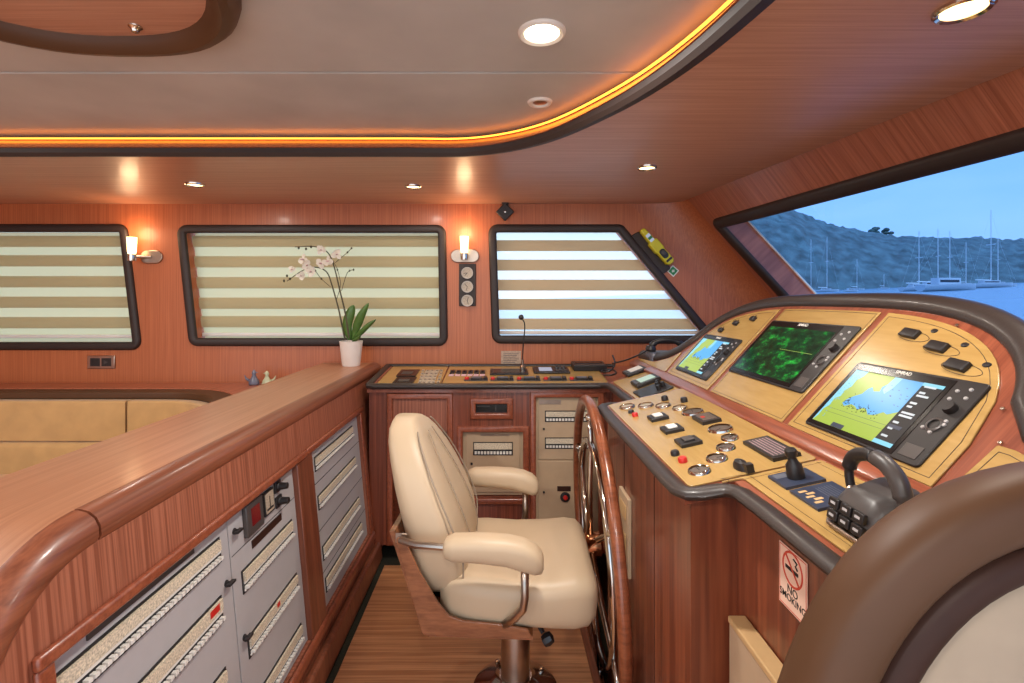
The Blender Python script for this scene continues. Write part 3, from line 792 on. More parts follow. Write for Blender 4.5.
# figurines
def fig(px, py, label, mat, flip, hgt):
    u, v = wall_xy(px, py); Y = 3.1; X = (px-CX)/FOC*Y
    t = MB(); s = hgt
    t.lathe([(.0005, 0), (.30*s, .0), (.36*s, .10*s), (.30*s, .32*s), (.17*s, .5*s), (.11*s, .66*s), (.15*s, .78*s), (.10*s, .93*s), (.0005, 1.0*s)], seg=14, sy=.7)
    t.tube([(flip*.25*s, 0, .25*s), (flip*.52*s, 0, .42*s), (flip*.62*s, 0, .66*s)], [.10*s, .07*s, .015*s], seg=8)
    t.tube([(-flip*.10*s, 0, .84*s), (-flip*.28*s, 0, .82*s)], [.05*s, .008*s], seg=6)
    tag(t.build('bird_figurine', mat, mat=Tr((X, Y, .893)), smooth=180), label, 'figurine', 'glazed bird figurines on the ledge')
fig(254, 378, 'small blue glazed bird figurine on the ledge', 'blueg', -1, .095)
fig(267, 378, 'small pale green and white bird figurine on the ledge', 'grng', 1, .088)

# ================================================================== INSTRUMENT DESK AGAINST THE FAR WALL
SL = .09
FD = Frame((0, 2.68, .955), (1, 0, 0), (0, 1, SL))
def P0z(x, y): return .955+(y-2.68)*SL
YD = 2.72
FB = Frame((0, YD, 0), (1, 0, 0), (0, 0, 1))
def q(px, py): return FB.pix(px, py)
desk = thing('instrument_desk', 'mahogany desk with a sloping cream instrument top along the window wall', 'desk', Tr((0, 0, 0)))
X0, X1 = -.712, .60
b = MB(); b.prism([(X0, 3.0), (.80, 3.0), (.80, 3.185), (X0, 3.185)], -.32, .93); b.prism([(.60, 2.67), (.79, 2.67), (.79, 3.0), (.60, 3.0)], -.32, .93); b.prism([(X0, YD+.03), (X0+.03, YD+.03), (X0+.03, 3.0), (X0, 3.0)], .087, .93); b.prism([(.575, YD+.03), (.60, YD+.03), (.60, 3.0), (.575, 3.0)], .087, .93)
b.prism([(X0, YD+.03), (.60, YD+.03), (.60, 3.0), (X0, 3.0)], .087, .11); b.prism([(X0+.02, 2.90), (.58, 2.90), (.58, 2.93), (X0+.02, 2.93)], 0, .93)
b.build('carcass', 'desk', desk)
b = MB(); b.prism([(X0-.005, 2.695), (.62, 2.695), (.79, 2.68), (.79, 2.99), (.95, 2.99), (.95, 3.185), (X0-.005, 3.185)], lambda x, y: P0z(x, y)-.035, lambda x, y: P0z(x, y)-.004); b.build('desk_board', 'strip', desk)
niche = rect(*q(392, 541), *q(448, 398)); ster = rect(*q(475, 413), *q(508, 404)); mid = rect(*q(462, 497), *q(525, 431)); rgt = rect(*q(535.5, 541), *q(600, 396.5))
b = plate_mb(rect(X0, .087, .60, .925), [niche, ster, mid, rgt], 0, .03)
b.build('front_board', 'desk', desk, mat=Frame((0, YD+.03, 0), (1, 0, 0), (0, 0, 1)).mat())
FBm = FB.mat()
for r in (rect(*q(387, 545), *q(453, 393)), rect(*q(470, 419), *q(513, 398)), rect(*q(457, 504), *q(529, 426)), rect(*q(530, 545), *q(604, 391.5))):
    b = ring_mb(r, .032, 0, .014, soft=.006); b.build('door_frame', 'deskf', desk, mat=FBm)
b = MB(); b.box((niche[0][0], q(0, 432)[1], -.02), (niche[2][0], niche[2][1], -.008)); b.build('flap', 'face', desk, mat=FBm)
# nosing round desk and console
DZ = .012
def nosing(parent, pts, w=.021, hh=.016, name='nosing'):
    P = []
    for i, p in enumerate(pts): P.append(Vector(p))
    b = MB(); b.tube(P, w, ry=hh, up=(0, 0, 1), seg=14); return b.build(name, 'nose', parent)
def zz(f, x, y, d=0): return (x, y, f(x, y)+d)
front = [zz(P0z, -.712, 3.17), zz(P0z, -.712, 2.9), zz(P0z, -.712, 2.72), zz(P0z, -.705, 2.697), zz(P0z, -.68, 2.69), (-.3, 2.688, .956), (.3, 2.688, .956), (.50, 2.686, .958), (.545, 2.675, .962), (.568, 2.64, .967), (.575, 2.58, .970), (.575, 2.3, .971), (.575, 2.12, .972)]
nosing(desk, front)
nosing(desk, [zz(P0z, -.71, 3.178, .003), zz(P0z, .0, 3.178, .003), zz(P0z, .72, 3.178, .003)], .012, .012)
# cream plates of the desk
def cream(parent, fr, poly, h0=0, h1=.004, r=.008, mat='cream', name='instrument_plate', seams=True):
    b = MB(); b.prism(rounded(poly, r, 3), h0, h1); o = b.build(name, mat, parent, mat=fr.mat(), bevel=.0012); return o
def D(px, py): return FD.pix(px, py)
cream(desk, FD, [(-.675, .028), (-.325, .028), (-.325, .475), (-.675, .475)])
cream(desk, FD, [(-.318, .028), (.565, .028), (.60, .10), (.60, .475), (-.318, .475)])
cream(desk, FD, [(-.692, .028), (-.679, .028), (-.679, .475), (-.692, .475)], mat='strip', name='edge_strip', r=.002)
b = MB()
a, c = D(391, 386), D(420, 371)
for (pa, pb) in (((392, 385), (417, 378.5)), ((396, 377.5), (420, 371))):
    u0, v0 = D(*pa); u1, v1 = D(*pb); b.box((u0, v0, .004), (u1, v1, .010), 0); b.box((u0+.02, v0+(v1-v0)*.3, .010), (u1-.03, v0+(v1-v0)*.65, .0108), 1)
b.build('status_board', ['gloss', 'dgrey'], desk, mat=FD.mat())
b = MB(); ua, va = D(417, 385); ub, vb = D(440, 370.5); b.box((ua, va, .0035), (ub, vb, .0055), 0)
for j in range(5):
    for i in range(5):
        u0, v0 = D(418+i*4.6+j*.9, 384.2-j*3.0); b.box((u0, v0, .004), (u0+.016, v0+.030, .009), 0); b.box((u0+.002, v0+.004, .009), (u0+.014, v0+.012, .0105), 1)
b.build('fuse_keypad', ['dialw', 'dgrey'], desk, mat=FD.mat())
b = MB()
for i in range(6):
    u0, v0 = D(449.5+i*6.1, 374.5); b.box((u0, v0, .004), (u0+.029, v0+.075, .011), 0); b.box((u0+.008, v0+.02, .011), (u0+.021, v0+.05, .017), 1); b.box((u0, v0-.055, .004), (u0+.029, v0-.012, .0055), 2)
b.build('toggle_bank', ['black', 'gloss', 'pink'], desk, mat=FD.mat())
for x in (465, 491, 517.5, 544, 570):
    u0, v0 = D(x, 380.5)
    b = MB(); b.box((u0-.004, v0-.028, .004), (u0+.128, v0+.030, .008), 0)
    b.lathe([(.0005, .017), (.010, .016), (.012, .012), (.012, .004)], 1, Tr((u0+.010, v0, .004)), seg=14)
    b.box((u0+.034, v0-.024, .008), (u0+.098, v0+.026, .018), 2); b.box((u0+.040, v0-.010, .018), (u0+.092, v0+.016, .0195), 3); b.box((u0+.104, v0-.022, .008), (u0+.124, v0+.022, .022), 2)
    b.build('pump_switch', ['dgrey', 'red', 'black', 'grblue'], desk, mat=FD.mat(), bevel=.001)
# units let into the desk top
def unit(name, label, cat, c, w, h, th, cb, group=None, fr=FD, rot=0, lift=.004):
    t = thing(name, label, cat, fr.mat(c[0], c[1], lift, rot), group); b = MB(); b.box((-w/2, -h/2, 0), (w/2, h/2, th)); o = b.build('housing', 'black', t, bevel=.004); cb(t, w, h, th); return t
def s_disp(mat, x0, x1, y0, y1):
    def f(t, w, h, th):
        b = MB(); b.box((x0*w, y0*h, th), (x1*w, y1*h, th+.0015)); b.build('screen', mat, t)
    return f
c0 = D(509, 373.3); unit('alarm_monitor', 'dark flat monitor let into the desk behind the microphone', 'monitor', c0, .225, .135, .010, s_disp('gloss', -.42, .42, -.38, .38))
def au(t, w, h, th):
    b = MB(); b.box((-.34*w, -.32*h, th), (.02*w, .34*h, th+.0015)); b.build('screen', 'lcd', t)
    b = MB()
    for i in range(3): b.lathe([(.0005, .014), (.010, .012), (.012, 0)], T=Tr((.16*w+.022*i, .12*h, th)), seg=12)
    b.box((.12*w, -.3*h, th), (.44*w, -.14*h, th+.004)); b.build('keys', 'dgrey', t, bevel=.001)
unit('autopilot_controller', 'black autopilot controller with a pale screen in the desk top', 'autopilot', D(551, 371.8), .215, .14, .012, au)
def vh(t, w, h, th):
    b = MB(); b.box((-.44*w, -.4*h, th), (.44*w, -.15*h, th+.002), 0); b.box((-.4*w, .0, th), (.42*w, .3*h, th+.002), 1); b.build('face_plate', ['dgrey', 'gloss'], t)
unit('radio_box', 'raised black box near the corner of the desk beside the window sill', 'radio', D(588.5, 369.5), .20, .13, .035, vh)
# gooseneck microphone
t = thing('gooseneck_microphone', 'thin black gooseneck microphone standing on the desk', 'microphone', FD.mat(*D(522.5, 371.5), .012))
b = MB(); b.lathe([(.0005, 0), (.018, 0), (.018, .02), (.009, .028), (.008, .06), (.0005, .062)], seg=16); b.build('base', 'steel', t)
b = MB(); P = catmull([(0, 0, .05), (.003, 0, .14), (.012, .0, .24), (.010, -.01, .285), (-.006, -.02, .315)], 6); b.tube(P, .0036, seg=8); b.build('neck', 'black', t)
b = MB(); b.lathe([(.0005, -.016), (.012, -.012), (.0165, 0), (.013, .012), (.0005, .017)], T=Tr((-.010, -.024, .322)) @ RY(-.6), seg=14); b.build('head', 'black', t)
# car stereo in its small frame
t = thing('stereo_unit', 'dark glass stereo front in a small timber frame in the desk face', 'stereo', FB.mat(*q(491.5, 408.5), -.02))
b = MB(); b.box((-.092, -.026, -.05), (.092, .026, .004)); b.build('housing', 'black', t, bevel=.002)
b = MB(); b.box((-.085, -.020, .004), (.085, .020, .006), 0); b.box((-.08, .006, .006), (-.01, .014, .0065), 1); b.box((.02, -.016, .006), (.026, .016, .007), 1); b.build('display', ['gloss', 'dgrey'], t)
# beige electrical cabinets in the desk
u0, v0 = q(462, 497); u1, v1 = q(525, 431); w, h = u1-u0, v1-v0
t = thing('fuse_cabinet', 'beige metal fuse cabinet with one breaker row in the middle of the desk front', 'fuse cabinet', FB.mat(u0, v0, -.018), 'beige electrical cabinets set in the desk')
b = MB(); b.box((.003, .003, -.05), (w-.003, h-.003, 0)); b.build('housing', 'beige', t, bevel=.002)
b = MB(); b.box((.022, .02, 0), (w-.028, h-.004, .006)); b.build('door', 'beige', t, bevel=.002)
sub = MB(); sub.box((.10, h-.030, .006), (.26, h-.016, .0075)); sub.build('name_strip', 'steel', t)
holder = FB
def slot2(par, x0, x1, y0, y1, n):
    o = bpy.data.objects.new('tmp', None)
    s = MB(); s.box((x0-.005, y0-.005, .006), (x1+.005, y1+.005, .008)); so = s.build('breaker_window', 'slot', par); h = y1-y0
    c = MB(); c.box((x0, y0+h*.45, .007), (x1, y1, .012), 0); c.build('label_strip', ['label'], so)
    w = (x1-x0)/n; g = MB()
    for i in range(n): g.box((x0+w*(i+.15), y0+h*.04, .007), (x0+w*(i+.85), y0+h*.28, .014), 0)
    g.build('breaker_row', ['white'], so); bpy.data.objects.remove(o)
a = q(474, 455); c = q(512, 443.5); slot2(t, a[0]-u0, c[0]-u0, a[1]-v0, c[1]-v0, 12)
b = MB(); b.box((.10, h-.085, .006), (.26, h-.062, .007)); b.build('name_strip', 'paper', t)
lock(t, q(471.5, 464.5)[0]-u0, q(471.5, 464.5)[1]-v0, .010, False)
u0, v0 = q(535.5, 541); u1, v1 = q(600, 396.5); w, h = u1-u0, v1-v0
t = thing('fuse_cabinet', 'tall beige metal cabinet with two breaker rows and a red button behind the wheel', 'fuse cabinet', FB.mat(u0, v0, -.018), 'beige electrical cabinets set in the desk')
b = MB(); b.box((.003, .003, -.05), (w-.003, h-.003, 0)); b.build('housing', 'beige', t, bevel=.002)
ys = q(0, 461)[1]-v0
b = MB(); b.box((.016, ys+.004, 0), (w-.02, h-.004, .006)); b.build('door', 'beige', t, bevel=.002)
b = MB(); b.box((.016, .02, 0), (w-.02, ys-.004, .006)); b.build('door', 'beige', t, bevel=.002)
b = MB(); b.box((.02, h-.045, .006), (.14, h-.020, .0075)); b.build('name_strip', 'steel', t)
for y1_, y0_ in ((412, 421.5), (439, 448.5)):
    a = q(546, y0_); c = q(590, y1_); slot2(t, a[0]-u0, c[0]-u0, a[1]-v0, c[1]-v0, 14)
for x, y in ((544, 429.5), (544, 493)): lock(t, q(x, y)[0]-u0, q(x, y)[1]-v0, .009, False)
a = q(565.5, 498); b = MB(); b.lathe([(.0005, .022), (.011, .02), (.013, .012), (.013, .006)], 1, Tr((a[0]-u0, a[1]-v0, 0)), seg=16); b.lathe([(.014, .006), (.014, .014), (.026, .012), (.028, .006)], 0, Tr((a[0]-u0, a[1]-v0, 0)), seg=20); b.build('stop_button', ['black', 'red'], t)
a = q(557.5, 492); c = q(571, 487); b = MB(); b.box((a[0]-u0, a[1]-v0, .006), (c[0]-u0, c[1]-v0, .008)); b.build('name_strip', 'rim2', t)
# ================================================================== HELM CONSOLE
FP = Frame((.435, 0, .98), (0, -1, 0), (1, 0, .22))        # lower instrument top
FQ = Frame((.575, 0, .972), (0, -1, 0), (1, 0, .38))       # narrower top next to the desk
FH = Frame((.8, 0, 1.06), (0, -1, 0), (1, 0, 1.1))         # steep dash with the chartplotters
KP = math.sqrt(1+.22**2); KQ = math.sqrt(1+.38**2); KH = math.sqrt(1+1.1**2)
def PP(Y, X): return (-Y, (X-.435)*KP)
def QP(Y, X): return (-Y, (X-.575)*KQ)
def HP(Y, X): return (-Y, (X-.8)*KH)
def p1z(x, y): return .98+(x-.435)*.22
def psz(x, y): return .972+(x-.575)*.38
con = thing('helm_console', 'mahogany helm console with cream instrument tops and an arched dash', 'helm console', Tr((0, 0, 0)))
b = MB(); b.prism([(.448, 1.175), (.448, 2.075), (.80, 2.075), (.80, .70), (.555, .70), (.555, 1.175)], -.32, lambda x, y: p1z(x, y)-.03)
b.build('side_board', 'body', con)
b = MB(); b.prism([(.60, 2.075), (.60, 2.66), (.80, 2.66), (.80, 2.075)], -.32, lambda x, y: psz(x, y)-.03); b.build('side_board', 'body', con)
b = MB(); b.prism([(.80, .70), (.80, 2.98), (1.165, 2.98), (1.165, .70)], -.32, 1.02); b.build('core', 'body', con)
b = MB(); b.prism([(.425, 1.15), (.425, 2.09), (.80, 2.09), (.80, .69), (.54, .69), (.54, 1.15)], lambda x, y: p1z(x, y)-.03, lambda x, y: p1z(x, y)-.001)
b.prism([(.58, 2.09), (.58, 2.67), (.80, 2.75), (.80, 2.09)], lambda x, y: psz(x, y)-.03, lambda x, y: psz(x, y)-.001); b.build('worktop', 'strip', con)
# vertical seams of the side boards
b = MB()
for y in (1.45, 1.8): b.box((.4465, y-.001, -.3), (.449, y+.001, .94))
b.build('board_joints', 'gasket', con)
# nosing
def n1(x, y): return (x, y, p1z(x, y)-.006)
nosing(con, [(.575, 2.125, .968), (.56, 2.108, .972), (.47, 2.103, .976), (.44, 2.095, .974), (.424, 2.07, .972), (.421, 1.9, .971), (.421, 1.6, .971), (.421, 1.25, .971), (.423, 1.175, .972), (.435, 1.150, .974), (.46, 1.143, .978), (.50, 1.140, .986), (.520, 1.128, .990), (.532, 1.10, .993), (.534, 1.0, .995), (.534, .85, .995), (.534, .70, .995)], .025, .014)
# cream plates
def seamline(parent, fr, poly, d, name='engraved_line'):
    o = ring_mb(inset(poly, d), .0012, .0041, .0046, soft=.0002); return o.build(name, 'gasket', parent, mat=fr.mat())
def creamP(fr, poly, line=None, r=.008):
    poly = rounded(poly, r, 4); cream(con, fr, poly, r=0)
    if line: seamline(con, fr, poly, line)
creamP(FP, [PP(2.065, .447), PP(1.166, .442), PP(1.166, .742), PP(2.065, .762)], None, .012)
creamP(FP, [PP(1.156, .470), PP(1.150, .560), PP(.70, .562), PP(.70, .742), PP(1.156, .742)], .016)
creamP(FQ, [QP(2.66, .60), QP(2.10, .60), QP(2.10, .768), QP(2.60, .772)], None)
# fiddle rail between the tops and the dash
b = MB(); b.sweep(rounded(rect(-.022, -.012, .022, .012), .007, 3), [((.777, y, 1.060-.004), (1, 0, .5), (-.4, 0, 1)) for y in (2.90, 2.4, 1.67, 1.2, .70)]); b.build('fiddle_rail', 'strip', con)
# the arched dash
YC = 1.67
def arch(hw, H, n=3.3, N=40, hmin=.12):
    pts = []
    for k in range(N+1):
        a = PI*k/N; c, s_ = math.cos(a), math.sin(a)
        y = YC+hw*(abs(c)**(2/n))*(1 if c >= 0 else -1); h = H*(abs(s_)**(2/n))
        if h >= hmin: pts.append((y, .8+h))
    return pts
mid_ = arch(.768, .312, hmin=.135)
outl = [(2.95, .822), (2.78, .826), (2.66, .838), (2.56, .862), (2.49, .892), (2.452, .925)]+mid_+[(.886, .926), (.862, .908), (.80, .900), (.69, .900)]
P = catmull([(a, b_, 0) for a, b_ in outl], 1)
face = [HP(p.x, p.y) for p in P]
poly = face+[HP(.69, .785), HP(2.95, .785)]
b = MB(); b.prism(poly, -.05, -.0005); b.build('dash_board', 'strip', con, mat=FH.mat())
b = MB(); sp_ = [(p.x, p.y) for p in P]
b.prism([(.80+(x-.8)*.97, y) for y, x in sp_]+[(1.17, .69), (1.17, 2.95)] if False else [(1.05, .70), (1.05, 2.94), (1.16, 2.94), (1.16, .70)], 1.0, 1.05); 
loops = []
for y, x in sp_[6:-4]:
    z0 = 1.06+(x-.8)*1.1
    loops.append([(x-.03, y, z0-.05), (x+.02, y, z0-.022), (1.19, y, min(z0-.03, 1.36)), (1.19, y, 1.0), (.9, y, 1.0)])
b.loft(loops); b.build('dash_back', 'nose', con)
ctr = []
for i, (y, x) in enumerate(sp_):
    a = Vector(sp_[max(i-1, 0)]); c = Vector(sp_[min(i+1, len(sp_)-1)]); d = (c-a)
    d = Vector((d.x, d.y*KH)).normalized(); nrm = Vector((-d.y, d.x)) 
    if nrm.y < -.2 or (abs(d.y) > .3 and (nrm.x > 0) != (y > YC)): nrm = -nrm
    u_, v_ = HP(y, x); ctr.append(FH.pt(u_-nrm.x*.022, v_+nrm.y*.022, -.004))
b = MB(); b.tube(ctr, .019, ry=.031, up=tuple(FH.n.cross(Vector((0, 1, 0)))) if False else tuple(FH.n), seg=16)
b.v = [v for v in b.v]
b = MB(); b.tube(ctr, .030, ry=.020, up=tuple(FH.n), seg=16); b.build('dash_nosing', 'nose', con)
def archX(y, hw, H, n=3.3):
    q_ = abs(y-YC)/hw
    return .8+H*max(0, 1-q_**n)**(1/n) if q_ < 1 else .8
def sector(y0, y1, hw=.738, H=.296):
    pts = [HP(y1, .807), HP(y0, .807)] if False else []
    N = 22; top = []
    for k in range(N+1):
        y = y0+(y1-y0)*k/N; top.append(HP(y, max(.85, archX(y, hw, H))))
    return [HP(y0, .808)]+top+[HP(y1, .808)]
def ded(poly):
    out = []
    for p in poly:
        if not out or (Vector(p)-Vector(out[-1])).length > .004: out.append(p)
    return out
for (ya, yb) in ((1.945, 2.403), (1.432, 1.912), (.935, 1.402)):
    pl = ded(sector(ya, yb)); cream(con, FH, pl, r=0); seamline(con, FH, pl, .014 if ya != 1.432 else .008)
cream(con, FH, [HP(2.90, .806), HP(2.90, .818), HP(2.66, .826), HP(2.50, .866), HP(2.455, .895), HP(2.44, .808)], r=.004)
wing = [HP(.892, .890), HP(.905, .81), HP(.70, .81), HP(.70, .878), HP(.80, .880), HP(.86, .890)]
cream(con, FH, wing, r=.004); seamline(con, FH, wing, .012)

# small fittings in the tops
def Pp(px, py, h=.006): return FP.pix(px, py, h)
def gauge(px, py, r, dome=.018, mat='gauge', fr=FP):
    dome = .012; r *= 1.02
    u, v = fr.pix(px, py, .010)
    b = MB(); b.lathe([(r*.80, dome*.9), (r*.86, dome), (r*.95, dome*.8), (r, .004)], seg=26); o = b.build('gauge', 'chrome', con, mat=fr.mat(u, v))
    b = MB(); b.lathe([(.0005, dome*.62), (r*.82, dome*.62), (r*.82, .004), (.0005, .004)], seg=22); b.box((-.001, 0, dome*.62), (.001, r*.7, dome*.68), 1, RZ(px)); b.build('gauge_dial', [mat, 'ink'], o)
for a in ((627, 405.7, .031, .026, 'dialw'), (645.5, 404.5, .030, .026, 'dialw'), (663, 404.6, .029, .026, 'dialw'), (679.6, 407, .027, .024, 'dialw'), (692.5, 411, .037, .03), (720, 427.6, .036, .03), (729.5, 436.5, .024, .02), (725.5, 446, .025, .02), (716.5, 456.8, .027, .02), (699, 469, .028, .02)): gauge(*a)
def button(px, py, r, h, mat, fr=FP, name='push_button'):
    u, v = fr.pix(px, py, h*.6); b = MB(); b.lathe([(.0005, h), (r*.8, h), (r, h*.7), (r, .0), (.0005, 0)], seg=14); b.build(name, mat, con, mat=fr.mat(u, v, .003))
for a in ((664.7, 398.5, .013, .018, 'black'), (684, 400, .013, .018, 'black'), (631, 412, .011, .012, 'black'), (635, 415, .011, .014, 'red'), (675, 453.5, .012, .014, 'black'), (682.7, 460.2, .012, .014, 'red')): button(*a)
def square(px, py, s, mat, name='square_switch'):
    u, v = Pp(px, py, .012)
    b = MB(); b.box((-s, -s, .0), (s, s, .012), 0); b.box((-s*.58, -s*.5, .012), (s*.58, s*.5, .018), 1); b.build(name, ['black', mat], con, mat=FP.mat(u, v, .003), bevel=.002)
square(657.6, 416.5, .030, 'white'); square(671.7, 428, .030, 'white'); square(688, 440.5, .031, 'dgrey')
u, v = Pp(706.5, 419.5); b = MB(); b.box((-.045, -.030, 0), (.045, .030, .012), 0); b.box((-.036, -.022, .012), (.036, .022, .0135), 1); b.box((-.010, -.016, .0135), (.008, -.004, .014), 2); b.build('warning_display', ['black', 'gauge', 'red'], con, mat=FP.mat(u, v, .003), bevel=.002)
b = MB(); 
x0, y0 = PP(1.345, .655); x1, y1 = PP(1.195, .722); b.box((x0, y0, 0), (x1, y1, .010), 0); b.box((x0+.008, y0+.006, .010), (x1-.008, y1-.006, .011), 1)
for k in range(6): b.box((x0+.014, y0+.010+k*.009, .011), (x1-.014, y0+.0115+k*.009, .0113), 2)
b.build('switch_display', ['black', 'dgrey', 'pink'], con, mat=FP.mat(0, 0, .003), bevel=.001)
u, v = Pp(741, 465.5, .01); b = MB(); b.lathe([(.0005, .022), (.020, .018), (.028, .008), (.029, 0)], seg=18, sy=.55); b.tube([(.018, 0, .014), (.036, .004, .018)], .006); b.box((.030, -.007, .004), (.046, .010, .024)); b.build('thruster_knob', 'black', con, mat=FP.mat(u, v, .003))
# rockers on the dash
for px, py in ((720.8, 329.8), (735.6, 323), (753, 318.6)):
    u, v = FH.pix(px, py, .01); b = MB(); RB(b, (-.016, -.011, 0), (.016, .011, .014), .004); b.tube([(-.012, .019, 0), (-.004, .019, .004)], .002); b.build('rocker_switch', 'black', con, mat=FH.mat(u, v, .003))
for (px, py), (qx, qy) in (((909, 332.5), (934.5, 331)), ((936, 345.5), (965, 345)), ((956, 364), (987, 365))):
    u, v = FH.pix(px, py, .012); b = MB(); RB(b, (-.026, -.013, 0), (.026, .013, .012), .003); b.build('control_button', 'black', con, mat=FH.mat(u, v, .003, -.12))
    el = [(.052*math.cos(2*PI*k/24)+.010, .015*math.sin(2*PI*k/24)-.004) for k in range(24)]
    ring_mb(el, .0012, .0002, .0008, soft=.0002).build('engraved_line', 'gasket', con, mat=FH.mat(u, v, .004, -.12))
    u, v = FH.pix(qx, qy, .004); b = MB(); b.lathe([(.0005, .004), (.0085, .003), (.010, 0)], seg=14, sy=.7); b.build('indicator', 'black', con, mat=FH.mat(u, v, .003))
# screws of the plates
for px, py in ((958, 326), (1004, 410), (703, 380), (781, 426), (1002, 444)):
    u, v = FH.pix(px, py); b = MB(); b.lathe([(.0005, .002), (.0035, .0015), (.004, 0)], seg=10); b.build('screw_head', 'steel', con, mat=FH.mat(u, v, .004))

# ---- chartplotters
def plotter(y0, y1, x0, x1, label, draw, name='chart_plotter', kw=.22, txt=True, group='large marine displays in the arched dash'):
    """y0..y1 along the console, x0..x1 up the slope; local origin in the middle, x to the reader's right"""
    w = y1-y0; h = (x1-x0)*KH
    u, v = HP((y0+y1)/2, (x0+x1)/2)
    t = thing(name, label, 'marine display', FH.mat(u, v, .0035), group)
    b = MB(); b.prism(rounded(rect(-w/2, -h/2, w/2, h/2), .010, 4), 0, .0065); b.build('housing', 'black', t, bevel=.002)
    xs = -w/2+w*.055; xe = w/2-w*kw; ys = -h/2+h*.08; ye = h/2-h*.12
    b = MB(); b.box((-w/2+.006, -h/2+.006, .0057), (xe+.012, h/2-.006, .0072)); b.build('cover_glass', 'gloss', t)
    draw(t, xs, xe, ys, ye)
    kx = (xe+w/2)/2+.004
    b = MB(); b.lathe([(.0005, .012), (.012, .012), (.014, .004), (.014, 0)], T=Tr((kx+.004, h*.16, .0062)), seg=18); b.build('rotary_knob', 'black', t)
    b = MB(); b.lathe([(.012, .003), (.014, .004), (.017, .003), (.018, 0)], T=Tr((kx, -.01, .0062)), seg=20); b.build('cursor_ring', 'dgrey', t)
    for dx, dy in ((-.014, .36), (.010, .40), (.014, .30), (-.016, .26), (.016, .02), (-.018, -.10), (.004, -.13), (.018, -.02)):
        b = MB(); b.lathe([(.0005, .003), (.0035, .003), (.0045, 0)], T=Tr((kx+dx, h*dy, .0062)), seg=8); b.build('key', 'grey', t)
    b = MB(); b.box((kx-.022, -h*.44, .0062), (kx+.022, -h*.30, .0077)); b.build('card_cover', 'dgrey', t, bevel=.001)
    if txt:
        b = text_mb('SIMRAD', h*.06, T=Tr((0-w*.06, h/2-h*.055, .0077))); b.build('brand_lettering', 'white', t)
    return t
def blob(mb, pts, z, m, seg=3):
    P = catmull([(x, y, 0) for x, y in pts], seg, closed=True)
    rnd = random.Random(len(pts)*7+m)
    mb.prism([(p.x+rnd.uniform(-.0015, .0015), p.y+rnd.uniform(-.0015, .0015)) for p in P], z-.0004, z, m)
def chart(t, xs, xe, ys, ye):
    W = xe-xs; H = ye-ys
    b = MB(); xm = xs+W*.80
    b.box((xs, ys, .0072), (xm, ye, .0078), 0)                       # land
    f = lambda pts: [(xs+W*.8*a, ys+H*c) for a, c in pts]
    def flat(pts, z_, m): 
        b.prism(f(pts), z_-.0004, z_, m)
    flat([(.62, 1), (.60, .86), (.56, .80), (.58, .72), (.50, .70), (.44, .76), (.40, .72), (.38, .62), (.30, .55), (.24, .47), (.22, .40), (.28, .36), (.36, .42), (.44, .40), (.50, .36), (.56, .42), (.62, .40), (.68, .34), (.76, .36), (.84, .44), (.90, .42), (1, .50), (1, 1)], .0082, 1)
    flat([(0, 1), (.20, 1), (.18, .9), (.13, .82), (.14, .70), (.09, .60), (.11, .50), (.05, .44), (.06, .30), (.02, .22), (.03, .10), (0, 0)], .0082, 2)
    flat([(.62, 1), (.60, .86), (.60, .76), (.66, .70), (.70, .80), (.72, 1)], .0085, 2)
    rnd = random.Random(3)
    for k in range(70):
        x = rnd.gauss(.52, .13) if k % 3 else rnd.gauss(.28, .03); y = rnd.gauss(.38, .035) if k % 3 else rnd.gauss(.42, .05)
        s = rnd.uniform(.0012, .0028); px = xs+W*.8*x; py = ys+H*y
        b.box((px, py, .0082), (px+s, py+s, .0088), 3)
    for k in range(60):
        x = rnd.uniform(0, .14); y = rnd.uniform(.1, 1); px = xs+W*.8*x; py = ys+H*y; b.box((px, py, .0082), (px+.0012, py+.0022, .0087), 1)
    for k in range(14):
        x = rnd.uniform(.62, .97); y = rnd.uniform(.5, .97); px = xs+W*.8*x; py = ys+H*y; b.box((px, py, .0082), (px+.004, py+.001, .0087), 4)
    for y in (.2, .27): b.box((xs+W*.05, ys+H*y, .0078), (xm, ys+H*y+.0006, .0080), 4)
    b.box((xs, ye-.0012, .0078), (xm, ye, .0088), 3); b.box((xm, ys, .0072), (xe, ye, .0078), 3)
    b.box((xs+W*.27, ys, .0078), (xs+W*.42, ys+H*.07, .0087), 4)
    rows = ((.93, .7), (.83, .35), (.78, .7), (.66, .4), (.60, .3), (.50, .8), (.45, .8), (.34, .35), (.24, .3), (.12, .4))
    for yy, l in rows: b.box((xm+W*.03, ys+H*yy, .0078), (xm+W*(.03+.16*l), ys+H*(yy+.028), .0084), 5)
    b.box((xm+W*.02, ys+H*.26, .0078), (xm+W*.15, ys+H*.31, .0084), 4)
    b.box((xm+W*.0, ys, .0078), (xe, ys+H*.06, .0084), 2); b.box((xm+W*.0, ys+H*.95, .0078), (xe, ye, .0084), 2)
    b.build('screen', ['land', 'sea', 'shal', 'ink', 'navy', 'ui'], t)
def radar_s(t, xs, xe, ys, ye):
    b = MB(); b.box((xs, ys, .0072), (xe, ye, .0078), 0)
    cx = (xs+xe)/2; cy = (ys+ye)/2+.01
    b.box((cx-.01, cy, .0078), (xe-.015, cy+.0010, .0081), 1)
    b.build('screen', ['radar', 'land'], t)
plotter(.980, 1.342, .823, .971, 'chartplotter showing a green and blue chart, nearest to the throttle levers', chart)
plotter(1.444, 1.912, .877, 1.052, 'largest marine display, with a dark green radar picture, in the middle of the dash', radar_s, 'radar_display', kw=.17)
plotter(2.000, 2.352, .829, .977, 'chartplotter at the far end of the dash next to the three small rockers', chart, kw=.2)

